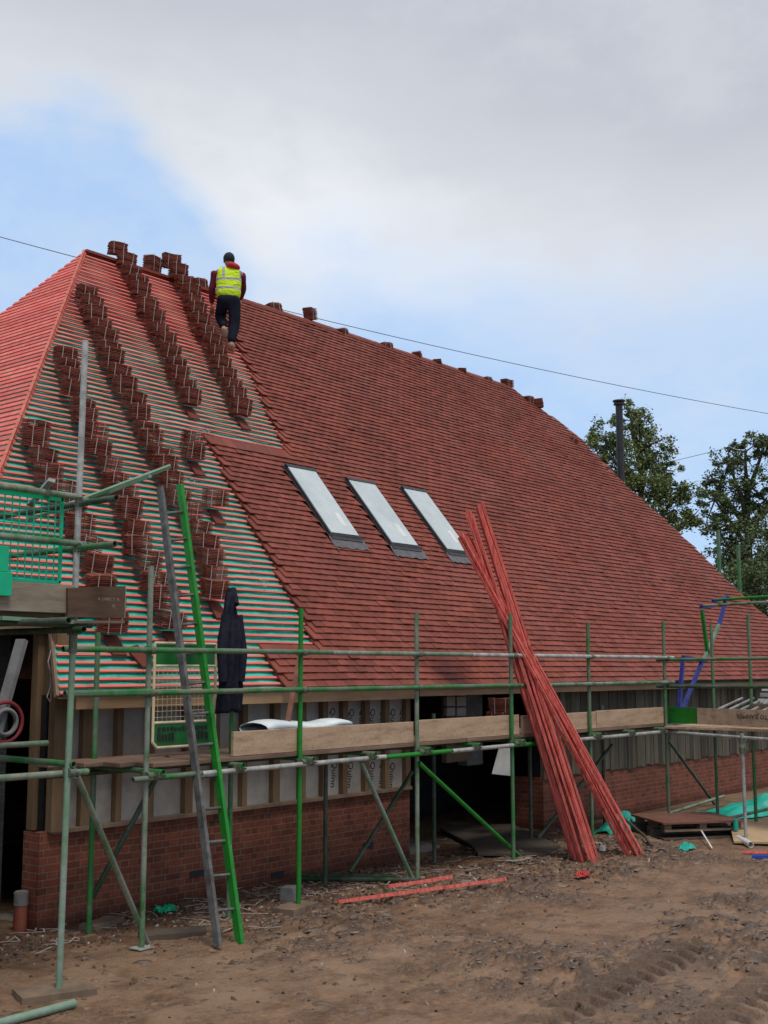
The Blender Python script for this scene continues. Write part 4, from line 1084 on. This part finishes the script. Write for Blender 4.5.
# stack of grey lengths on the bay deck
m = MB(); 
bl = thing('metal_lath_stack', (16.6, 7.0, 1.47), 'stack of pale grey metal lengths on battens on the bay deck', 'metal stack')
for k in range(9):
    m = MB(); a_ = V((16.55, 7.15-k*.17, 1.66+.0)); m.beam((16.50, 7.35-k*.17, 1.70), (17.2, 7.25-k*.17, 1.86), .03, .02); m.build('bearer', 'galvanised', bl)
for k in range(3):
    m = MB(); m.box((17.05, 5.2, 1.80+k*.085), (17.4, 6.95-.03*k, 1.855+k*.085)); m.build('sheet', 'white_plastic' if k != 1 else 'galvanised', bl)
m = MB(); m.box((16.7, 5.2, 1.465), (17.4, 6.9, 1.79)); m.build('bearer_base', 'old_timber', bl)

# ---------------------------------------------------------------- leaning red battens
def rbatten(a, b, lab, grp, w=.05, hh=.025, tw=0):
    a, b = V(a), V(b); m = MB(); up = V((math.sin(tw), -math.cos(tw), .2)); N = 6; sag = random.uniform(-.03, .03)
    pts = [a.lerp(b, i/N)+V((0, -sag*math.sin(PI*i/N), 0)) for i in range(N+1)]
    d0 = (b-a).normalized(); x = d0.cross(up).normalized(); z = x.cross(d0)
    x *= w/2; z *= hh/2; vs = []
    for p in pts: vs += [p-x-z, p+x-z, p+x+z, p-x+z]
    fs = [(0, 3, 2, 1), (4*N, 4*N+1, 4*N+2, 4*N+3)]+[(4*i+q, 4*i+(q+1) % 4, 4*i+4+(q+1) % 4, 4*i+4+q) for i in range(N) for q in range(4)]
    m.add(vs, fs); return tag(m.build('red_batten', 'fresh_red_batten', None, a), lab, 'batten', grp)
def lean(bx_, by_, tx_, ty_, lab, grp, n, db, dt, tw):
    for k in range(n):
        t_ = k/max(1, n-1)
        b0 = gpt(bx_+db*t_+random.uniform(-1, 1), by_+random.uniform(-3, 2), -.01)
        # pass over the top rail, then on to the head position
        lay = .03*(k % 3)
        hd_ = onY(tx_+dt*t_+random.uniform(-1.5, 1.5), ty_+random.uniform(-3, 5), 8.50-lay)
        rbatten(b0, hd_, lab, grp, w=.052, hh=.028, tw=tw+random.uniform(-.25, .25))
gA = 'red battens leaning on the scaffold'
lean(571, 862, 467, 511, 'long red batten leaning from the foot nearest the doorway, medium high head', gA, 9, 13, 5, .5)
lean(587, 862, 477, 504, 'long red batten leaning with the highest head, foot left of the other foot', gA, 9, 12, 6, .5)
lean(628, 858, 459, 534, 'long red batten leaning with the lowest head and the foot nearest the pallet', gA, 9, 14, 9, .5)
# battens on the ground
rbatten(gpt(338, 911, .08), gpt(506, 890, .09), 'longer red batten lying on the mud before the green scaffold poles', 'red battens lying on the ground', w=.034, hh=.022, tw=0)
rbatten(gpt(388, 903, .09), gpt(452, 893, .09), 'shorter red batten lying beside the longer one on the mud', 'red battens lying on the ground', w=.034, hh=.022, tw=0)
rbatten(gpt(742, 855, .03), gpt(800, 858, .03), 'red batten end lying on the mud at the right edge', 'red battens lying on the ground', w=.034, hh=.022, tw=0)

# ---------------------------------------------------------------- ground clutter
a, b = gpt(12, 1027, .03), gpt(74, 1010, .03)
m = MB(); m.tube(a+(a-b)*.8, b, .03, 14, hollow=True); tag(m.build('steel_tube', 'pale_green_tube', None, b), 'loose pale green scaffold tube lying in the bottom left corner', 'scaffold tube')
for (p0, p1, lab) in (((303, 880), (420, 888), 'dull green scaffold tube lying on the ground, nearer the mud'), ((300, 877), (395, 880), 'dull green scaffold tube lying on the ground, nearer the brick wall')):
    a, b = gpt(*p0, .03), gpt(*p1, .03); m = MB(); m.tube(a, b, .026, 10, hollow=True); tag(m.build('steel_tube', 'dull_tube', None, a), lab, 'scaffold tube', 'loose tubes by the brick wall')
p = gpt(290, 901); m = MB(); m.box(p+V((-.08, -.07, -.02)), p+V((.08, .08, .14))); o = m.build('concrete_block', 'concrete', None, p, .006); o.rotation_euler = (0, 0, .4); tag(o, 'small grey concrete block beside the bright green scaffold pole', 'concrete block')
# pallet with plate on the right
p = V((15.9, 7.75, 0)); c0 = gpt(700, 838)
pal = thing('pallet', (c0.x, c0.y, c0.z), 'timber pallet covered by a rusty brown board near the scaffold corner', 'pallet')
ex = V((.80, -.60, 0)); ey = V((.60, .80, 0))
c0 = c0+ey*.35
def obx(m, c_, hx, hy, z0, z1):
    P_ = [c_-ex*hx-ey*hy, c_+ex*hx-ey*hy, c_+ex*hx+ey*hy, c_-ex*hx+ey*hy]; m.hexa([q+V((0, 0, z0)) for q in P_]+[q+V((0, 0, z1)) for q in P_])
m = MB(); obx(m, c0, .62, .50, .20, .225); m.build('cover_board', 'rust_plate', pal)
for e_ in (-.62, 0, .62):
    for f_ in (-.45, 0, .45): m = MB(); obx(m, c0+ex*e_*.85+ey*f_*.9, .05, .05, .125, .198); m.build('block', 'old_timber', pal)
for f_ in (-.45, 0, .45): m = MB(); obx(m, c0+ey*f_, .6, .05, .10, .123); m.build('slat', 'old_timber', pal)
m = MB(); obx(m, c0-ey*.02, .64, .52, .0, .02); obx(m, c0-ey*.1, .64, .06, .02, .099); obx(m, c0+ey*.4, .64, .06, .02, .099); m.build('lower_frame', 'plywood_dark', pal)
m = MB(); q = c0-ey*.56+ex*.43; m.tube(q+V((0, 0, .10)), q+V((0, 0, .25)), .035, 10); tag(m.build('plastic_tube', 'teal_sheet', None, q), 'small teal plastic tube standing against the pallet', 'plastic tube')
def crumple(name, c_, rx, ry, hgt, mat, lab, cat, seed, rz=0):
    def f(u, v):
        x = (u-.5)*2*rx; y = (v-.5)*2*ry; e = max(0, 1-((2*u-1)**2+(2*v-1)**2)*.75)
        z = hgt*e*(.55+.9*abs(mnoise.noise(V((u*3+seed, v*3, seed)))))+.03*mnoise.noise(V((u*9, v*9, seed)))+.01
        return V(c_)+V((x*math.cos(rz)-y*math.sin(rz)+.06*mnoise.noise(V((u*4, v*4, seed+5))), x*math.sin(rz)+y*math.cos(rz), max(z, .004)))
    m = MB(); sheetmesh(m, f, 22, 22, .003, V((0, 0, 1))); return tag(m.build(name, mat, None, c_), lab, cat)
q = gpt(765, 818); crumple('tarpaulin', q+V((.5, .2, 0)), 1.0, .5, .24, 'teal_sheet', 'crumpled teal membrane heap behind the pallet at the right edge', 'tarpaulin', 2, -.5)
q = gpt(660, 822); crumple('tarpaulin', (15.8, 8.55, -.03), .55, .2, .25, 'teal_sheet', 'dark teal membrane scrap behind the pallet by the brick wall', 'tarpaulin', 4)
q = gpt(577+108, 850); crumple('membrane_scrap', gpt(686, 850), .16, .08, .08, 'teal_sheet', 'small bright teal membrane scrap on the mud before the pallet', 'membrane scrap', 7)
crumple('membrane_scrap', gpt(165, 912), .10, .07, .06, 'green_plastic', 'tiny green scrap by the foot of the second pole near the ladder', 'membrane scrap', 9)
crumple('rag', gpt(583, 880), .09, .06, .05, 'red_plastic', 'small dark red rag on the mud below the leaning battens', 'rag', 12)
q = gpt(752, 838, .06); m = MB(); m.hexa([gpt(730, 834, .10), gpt(734, 845, .02), gpt(800, 848, .02), gpt(800, 826, .16), gpt(730, 834, .125), gpt(734, 845, .045), gpt(800, 848, .045), gpt(800, 826, .185)])
tag(m.build('cardboard_sheet', 'cardboard', None, q), 'pale brown cardboard sheet lying at the right edge', 'cardboard')
m = MB(); m.tube(gpt(738, 842, .04), gpt(751, 848, .04), .04, 12, hollow=True); tag(m.build('pipe_offcut', 'white_plastic', None, gpt(744, 845)), 'short white pipe offcut beside the cardboard', 'pipe')
m = MB(); a, b = gpt(752, 860, .02), gpt(790, 862, .02); m.beam(a, b, .09, .04); tag(m.build('level_tool', 'blue_plastic', None, a), 'flat blue bar lying on the mud at the right edge', 'bar')
m = MB(); m.beam(gpt(700, 838, .12), gpt(712, 850, .03), .02, .01); tag(m.build('strip_offcut', 'white_plastic', None, gpt(705, 845)), 'thin white strip leaning by the pallet', 'strip')
m = MB(); m.beam(gpt(595, 824, .1), gpt(618, 824, .1)+V((0, 0, .02)), .06, .03); tag(m.build('timber_offcut', 'pine', None, gpt(600, 826)), 'short pale timber offcut behind the leaning battens', 'timber offcut')
m = MB(); m.path([gpt(600, 815, .35), gpt(620, 828, .2), gpt(645, 845, .06), gpt(652, 852, .03)], .02, 6); tag(m.build('hose_pipe', 'plywood_dark', None, gpt(645, 845)), 'dark curved hose between the leaning battens and the pallet', 'hose')
q = gpt(603, 857, .02); m = MB(); m.box(q+V((-.03, -.02, 0)), q+V((.04, .03, .06))); tag(m.build('paper_scrap', 'white_plastic', None, q), 'small white scrap at the foot of the leaning battens', 'scrap')
q = gpt(88, 943, .0); m = MB(); m.beam(q+V((-.06, 0, .03)), q+V((.08, .02, .03)), .06, .05); tag(m.build('timber_offcut', 'pine', None, q), 'small pale timber block lying on the mud near the nearest pole', 'timber offcut')
# strap offcuts in the mud (countable)
rs = random.Random(3); k = 0
zones = [(0, 60, 925, 950, 8), (95, 170, 905, 935, 10), (190, 260, 880, 935, 22), (250, 330, 870, 905, 18), (330, 480, 868, 892, 16), (380, 560, 838, 875, 22), (560, 700, 845, 865, 8)]
zones += [(190, 420, 880, 912, 14), (440, 560, 850, 880, 14)]
for (x0, x1, y0, y1, n) in zones:
    for _ in range(int(n*1.6)):
        p = gpt(rs.uniform(x0, x1), rs.uniform(y0, y1), .012); L = rs.uniform(.08, .27); a = rs.uniform(0, PI*2); bnd = rs.uniform(.3, 2.4)
        d1 = V((math.cos(a), math.sin(a), .0)); d2 = V((math.cos(a+bnd), math.sin(a+bnd), .0))
        m = MB(); m.beam(p, p+d1*L, .015, .004); m.beam(p+d1*L, p+d1*L+d2*L*rs.uniform(.3, .8)+V((0, 0, rs.uniform(0, .03))), .012, .003)
        tag(m.build('strap_offcut', 'white_strap', None, p), 'thin whitish plastic strap offcut lying in the mud by the scaffold feet', 'strap offcut', 'strap offcuts scattered in the mud')
# fine debris: chips, stones
m = MB(); rs = random.Random(9)
for _ in range(3000):
    if rs.random() < .93:
        px, py = rs.uniform(0, 768), rs.uniform(0, 1)
        px = rs.uniform(-20, 620); yb = 935-(px)*.135; py = yb+rs.gauss(0, 16)
    else: px, py = rs.uniform(0, 768), rs.uniform(850, 1020)
    if py < 800: continue
    p = onZ(px, py, -.02)
    if p.y > 9.35 and p.x < 12: continue
    z = gz(p.x, p.y); s = rs.uniform(.003, .011)*(1.5 if rs.random() < .08 else 1); a = rs.uniform(0, PI)
    e1 = V((math.cos(a), math.sin(a), rs.uniform(-.3, .3)))*s*rs.uniform(1, 2.4); e2 = V((-math.sin(a), math.cos(a), rs.uniform(-.3, .3)))*s; e3 = V((0, 0, s*.8))
    c_ = V((p.x, p.y, z+s*.3)); m.hexa([c_-e1-e2-e3, c_+e1-e2-e3, c_+e1+e2-e3, c_-e1+e2-e3, c_-e1*.8-e2*.7+e3, c_+e1*.7-e2*.8+e3, c_+e1*.8+e2*.7+e3, c_-e1*.7+e2*.8+e3])
t = NT('chips'); g_ = t.node('ShaderNodeNewGeometry')
cc = t.ramp(g_.outputs['Random Per Island'], [(0, (.04, .028, .02)), (.5, (.10, .065, .045)), (.68, (.16, .05, .035)), (.85, (.22, .17, .13)), (1, (.45, .41, .36))]); t.out(cc, .8, 0, .2)
tag(m.build('debris', 'chips', None), kind='stuff')

# mud clods: pressed lumps of the same soil, thickest where the ground is churned
t = NT('mud_clod'); g_ = t.node('ShaderNodeNewGeometry')
cc = t.ramp(g_.outputs['Random Per Island'], [(0, (.075, .047, .031)), (.5, (.105, .066, .044)), (.8, (.14, .089, .058)), (1, (.19, .12, .076))])
t.bump(t.noise(60, 4), .6, .01); t.out(cc, .45, 0, .45)
rc = np.random.default_rng(44); cand = rc.uniform((4.3, 3.4), (16, 9.2), (90000, 2)); vs = []; fs = []; cnt = 0
OCT = [(1, 0, 0), (.7, .7, 0), (0, 1, 0), (-.7, .7, 0), (-1, 0, 0), (-.7, -.7, 0), (0, -1, 0), (.7, -.7, 0)]
for (x, y) in cand:
    i = min(max(bisect(GXL, x)-1, 0), nx-2); j = min(max(bisect(GYL, y)-1, 0), ny-2)
    wv_ = float(wet[i, j]); 
    if TM[i, j] > .3 and rc.random() < .93: continue
    dist = math.hypot(x, y)
    if rc.random() > (.003+.24*wv_)*min(1, 8/dist): continue
    z = float(h[i, j]); sc_ = rc.uniform(.005, .017)*(1.7 if rc.random() < .10 else 1)*min(1.5, .6+dist/14); a = rc.normal(-.65, .5); ca, sa_ = math.cos(a), math.sin(a); el_ = rc.uniform(1, 3.2)
    o = len(vs); jit = rc.uniform(.7, 1.25, 17)
    for k, (ux, uy, _) in enumerate(OCT):
        X_, Y_ = ux*sc_*el_*jit[k], uy*sc_*jit[k]; vs.append((x+X_*ca-Y_*sa_, y+X_*sa_+Y_*ca, z-.004))
    for k, (ux, uy, _) in enumerate(OCT):
        X_, Y_ = ux*sc_*el_*jit[k]*.72, uy*sc_*jit[k]*.72; vs.append((x+X_*ca-Y_*sa_, y+X_*sa_+Y_*ca, z+sc_*.42*jit[8+k]))
    vs.append((x, y, z+sc_*.5*jit[16]))
    for k in range(8): fs.append((o+k, o+(k+1) % 8, o+8+(k+1) % 8, o+8+k)); fs.append((o+8+k, o+8+(k+1) % 8, o+16))
    cnt += 1
m = MB(); m.v = [V(v) for v in vs]; m.f = fs; m.sm = [True]*len(fs); tag(m.build('mud_clods', 'mud_clod', None), kind='stuff')
print('clods', cnt)

# ---------------------------------------------------------------- overhead wires
def wire(p0, p1, sag, lab, r=.009):
    m = MB(); N = 40; pts = [p0.lerp(p1, i/N)-V((0, 0, sag*4*(i/N)*(1-i/N))) for i in range(N+1)]; m.path(pts, r, 5)
    tag(m.build('overhead_wire', 'cable_black', None, p0), lab, 'wire')
A_ = atD(-120, 204, 24); B_ = atD(830, 424, 36)
wire(A_, B_, .35, 'long thin overhead wire passing behind the roof ridge and across the sky')
wire(atD(640, 468, 44), atD(830, 418, 40), .1, 'short thin overhead wire between the two trees', .01)
# small bird high up
# ---------------------------------------------------------------- trees
def tree(name, bpt, ztop, blobs, mat, lab, seed, nleaf, lsize=.135, spread=1.0):
    rr = random.Random(seed); root = thing(name, bpt, lab, 'tree', 'trees behind the house')
    m = MB(); bpt = V(bpt); zc = blobs[0][0].z
    m.tube(bpt, V((bpt.x, bpt.y, bpt.z+3)), .32, 10, .26); top_ = V((bpt.x, bpt.y, bpt.z+3))
    tip = V((bpt.x+.3, bpt.y, ztop-1.0)); m.tube(top_, tip, .26, 8, .05)
    for (c_, r_) in blobs:
        a_ = top_.lerp(tip, max(0, min(.9, (c_.z-1.5-top_.z)/(tip.z-top_.z)))); m.tube(a_, c_, .10, 6, .03)
        for _ in range(5):
            d_ = V((rr.gauss(0, 1), rr.gauss(0, 1), rr.gauss(0, .8))).normalized()*r_*.95; m.tube(c_-d_*.1, c_+d_, .035, 5, .012)
    m.build('trunk', 'bark', root)
    m = MB(); tot = sum(r_**2 for _, r_ in blobs)
    vs = []; fs = []
    for (c_, r_) in blobs:
        n = int(nleaf*r_**2/tot); ncl = max(6, int(26*r_)); cl = []
        for _ in range(ncl):
            d_ = V((rr.gauss(0, 1), rr.gauss(0, 1), rr.gauss(0, 1))).normalized()*r_*rr.uniform(.35, 1.08); cl.append((c_+d_, rr.uniform(.14, .36)*max(.6, r_*.8)))
        for _ in range(n):
            cc_, cr = rr.choice(cl); p = cc_+V((rr.gauss(0, 1), rr.gauss(0, 1), rr.gauss(0, .8)))*cr*.55
            a_ = V((rr.gauss(0, 1), rr.gauss(0, 1), rr.gauss(0, .6))).normalized(); b_ = a_.cross(V((rr.gauss(0, 1), rr.gauss(0, 1), rr.gauss(0, 1)))).normalized(); s = lsize*rr.uniform(.35, 1.0)
            o = len(vs); vs += [p-a_*s*.5, p+b_*s*.28, p+a_*s*.5, p-b_*s*.28]; fs.append((o, o+1, o+2, o+3))
    m.v = vs; m.f = fs; m.sm = [False]*len(fs); m.build('crown', mat, root); return root
def BL(lst, D): return [(atD(px, py, D+dd), r) for (px, py, dd, r) in lst]
D1 = 40
b1 = BL([(622, 470, 0, 1.35), (605, 440, .5, .8), (600, 465, .5, .7), (630, 425, 0, .7), (628, 408, 0, .32), (650, 445, 0, .75), (663, 470, 0, .8), (640, 500, 0, 1.3), (670, 505, 0, .9), (660, 540, 0, 1.1), (683, 490, 0, .5), (592, 440, 0, .35), (640, 415, 0, .35), (645, 560, 0, 1.2), (690, 520, 0, .5)], D1)
q = atD(640, 560, D1); tree('broadleaf_tree', (q.x, q.y, -.3), atD(628, 402, D1).z, b1, 'leaf_olive', 'olive green broadleaf tree rising directly behind the black flue', 4, 36000)
b2 = BL([(745, 452, 0, .7), (728, 462, 0, .55), (765, 445, 0, .6), (715, 500, 0, .8), (740, 490, 0, .9), (765, 500, 0, .9), (718, 530, 0, .7), (745, 540, 0, 1.0), (775, 540, 0, 1.2), (730, 565, 0, .8), (760, 575, 0, 1.1), (712, 480, 0, .35), (785, 480, 0, 1.0)], 38)
q = atD(748, 600, 38); tree('broadleaf_tree', (q.x, q.y, -.3), atD(748, 438, 38).z, b2, 'leaf_dark', 'dark broadleaf tree with sky gaps at the right edge', 8, 30000)
b3 = BL([(735, 600, 0, 1.2), (760, 590, 0, 1.3), (785, 600, 0, 1.5), (720, 590, 0, .7), (765, 625, 0, 1.4), (800, 560, 0, 1.5)], 33)
q = atD(765, 640, 33); tree('dense_shrub', (q.x, q.y, -.3), 4.2, b3, 'leaf_dark', 'dense dark low shrub under the right-hand tree beside the hip end', 12, 16000)
for (px, py, D, R_, lab) in ((860, 520, 40, 3.2, 'wide dark tree beyond the right edge of the plot'),):
    q = atD(px, 640, D); tree('broadleaf_tree', (q.x, q.y, -.3), 8, [(atD(px, py, D), R_), (atD(px+40, py+40, D), R_*.8)], 'leaf_dark', lab, 21, 9000)
# far hedge line, hides horizon through opening
# scaffold poles behind the far hip
for (px, y0, lab) in ((718, 530, 'green scaffold pole standing behind the right hip, farther from the edge'), (738, 545, 'green scaffold pole standing behind the right hip, nearer the edge')):
    q = atD(px, y0, 31); m = MB(); m.tube((q.x, q.y, -.3), q, .055, 8); tag(m.build('scaffold_pole', 'green_tube', None, (q.x, q.y, 0)), lab, 'scaffold pole', 'poles behind the house')

# ---------------------------------------------------------------- sky, light
w = bpy.data.worlds.new('World'); sc.world = w; w.use_nodes = True; N_ = w.node_tree.nodes; Lk = w.node_tree.links
for n in list(N_): N_.remove(n)
out = N_.new('ShaderNodeOutputWorld'); bg_ = N_.new('ShaderNodeBackground'); Lk.new(bg_.outputs[0], out.inputs[0])
SUN_EL, SUN_AZ = math.radians(65), math.atan2(-.75, -.30)   # direction towards the sun in XY
sky = N_.new('ShaderNodeTexSky'); sky.sky_type = 'NISHITA'; sky.sun_disc = False
sky.sun_elevation = SUN_EL; sky.sun_rotation = PI/2-SUN_AZ
sky.air_density = 1.0; sky.dust_density = .6; sky.ozone_density = 1.2
tc = N_.new('ShaderNodeTexCoord'); DIR = tc.outputs['Generated']
def mathn(op, a, b=None, c=None):
    n = N_.new('ShaderNodeMath'); n.operation = op
    for i, v in enumerate((a, b, c)):
        if v is None: continue
        if hasattr(v, 'is_linked'): Lk.new(v, n.inputs[i])
        else: n.inputs[i].default_value = v
    return n.outputs[0]
def dotn(vec):
    n = N_.new('ShaderNodeVectorMath'); n.operation = 'DOT_PRODUCT'; Lk.new(DIR, n.inputs[0]); n.inputs[1].default_value = vec; return n.outputs['Value']
def maprange(v, a, b, c, d, smooth=True):
    n = N_.new('ShaderNodeMapRange'); n.interpolation_type = 'SMOOTHSTEP' if smooth else 'LINEAR'; n.clamp = True
    Lk.new(v, n.inputs['Value'])
    for k, x in zip(('From Min', 'From Max', 'To Min', 'To Max'), (a, b, c, d)):
        if hasattr(x, 'is_linked'): Lk.new(x, n.inputs[k])
        else: n.inputs[k].default_value = x
    return n.outputs['Result']
def wnoise(scale, detail, rough, stretch):
    mp = N_.new('ShaderNodeMapping'); mp.inputs['Scale'].default_value = stretch; Lk.new(DIR, mp.inputs['Vector'])
    n = N_.new('ShaderNodeTexNoise'); n.inputs['Scale'].default_value = scale; n.inputs['Detail'].default_value = detail; n.inputs['Roughness'].default_value = rough
    Lk.new(mp.outputs[0], n.inputs['Vector']); return n.outputs['Fac']
hr = RGT.copy(); el = dotn((0, 0, 1)); rr_ = dotn(tuple(hr))
nz1 = wnoise(2.2, 5, .55, (1, 1, 2.2)); nz2 = wnoise(6, 6, .6, (1, 1, 1.6))
wob_ = mathn('MULTIPLY', mathn('SUBTRACT', nz1, .5), .17)
nz3 = wnoise(17, 6, .62, (1, 1, 1.8))
wob2 = mathn('ADD', mathn('MULTIPLY', mathn('SUBTRACT', nz2, .5), .10), mathn('MULTIPLY', mathn('SUBTRACT', nz3, .5), .045))
elw = mathn('ADD', mathn('ADD', el, wob_), wob2)
edge = maprange(rr_, -.22, -.085, .385, .262)        # height of the cloud base, left to right
lo_ = mathn('SUBTRACT', edge, maprange(rr_, -.2, .1, .012, .05)); hi_ = mathn('ADD', edge, maprange(rr_, -.2, .1, .05, .11))
mask = maprange(elw, lo_, hi_, 0, 1)
ctone = maprange(mathn('ADD', elw, mathn('MULTIPLY', rr_, .15)), .26, .50, 0, 1)
def mixc(f, a, b):
    n = N_.new('ShaderNodeMix'); n.data_type = 'RGBA'
    for sck, v in ((n.inputs[0], f), (n.inputs[6], a), (n.inputs[7], b)):
        if hasattr(v, 'is_linked'): Lk.new(v, sck)
        else: sck.default_value = v if not isinstance(v, tuple) else (*v, 1)
    return n.outputs[2]
SK = 10.6
cloud = mixc(ctone, tuple(v*SK for v in s2l((232, 235, 240))), tuple(v*SK for v in s2l((182, 187, 197))))
cloud = mixc(mathn('MULTIPLY', maprange(mathn('ADD', mathn('MULTIPLY', nz3, .3), mathn('MULTIPLY', nz2, .7)), .38, .66, 0, 1), .5), cloud, tuple(v*SK for v in s2l((206, 210, 218))))
# thin high haze whitens the blue
blue = mixc(.8, sky.outputs[0], tuple(v*SK for v in s2l((181, 211, 248))))
col = mixc(mathn('MAXIMUM', mask, mathn('MULTIPLY', maprange(mathn('ADD', mathn('MULTIPLY', nz3, .35), mathn('MULTIPLY', nz2, .65)), .42, .68, 0, 1), .34)), blue, cloud)
Lk.new(col, bg_.inputs[0]); bg_.inputs[1].default_value = .10
sl = bpy.data.lights.new('sun', 'SUN'); sl.energy = 2.0; sl.angle = math.radians(16); sl.color = (1, .94, .86)
so = bpy.data.objects.new('sun', sl); COL.objects.link(so)
sd = V((math.cos(SUN_AZ)*math.cos(SUN_EL), math.sin(SUN_AZ)*math.cos(SUN_EL), math.sin(SUN_EL)))
so.rotation_euler = sd.to_track_quat('Z', 'Y').to_euler(); so.location = (0, 0, 30)

# ---------------------------------------------------------------- camera
cd = bpy.data.cameras.new('camera'); cam = bpy.data.objects.new('camera', cd); COL.objects.link(cam); sc.camera = cam
cd.sensor_fit = 'VERTICAL'; cd.sensor_height = 36; cd.lens = 36*FPX/1024; cd.clip_start = .1; cd.clip_end = 3000
M = Matrix((RGT, UPV, -FWD)).transposed().to_4x4(); M.translation = EYE; cam.matrix_world = M
sc.view_settings.view_transform = 'Standard'; sc.view_settings.look = 'None'; sc.view_settings.gamma = 1; sc.view_settings.exposure = .08
sc.render.engine = 'CYCLES'; sc.cycles.max_bounces = 6; sc.cycles.use_denoising = True
for o in list(bpy.data.objects):
    if '_o' in o: del o['_o']
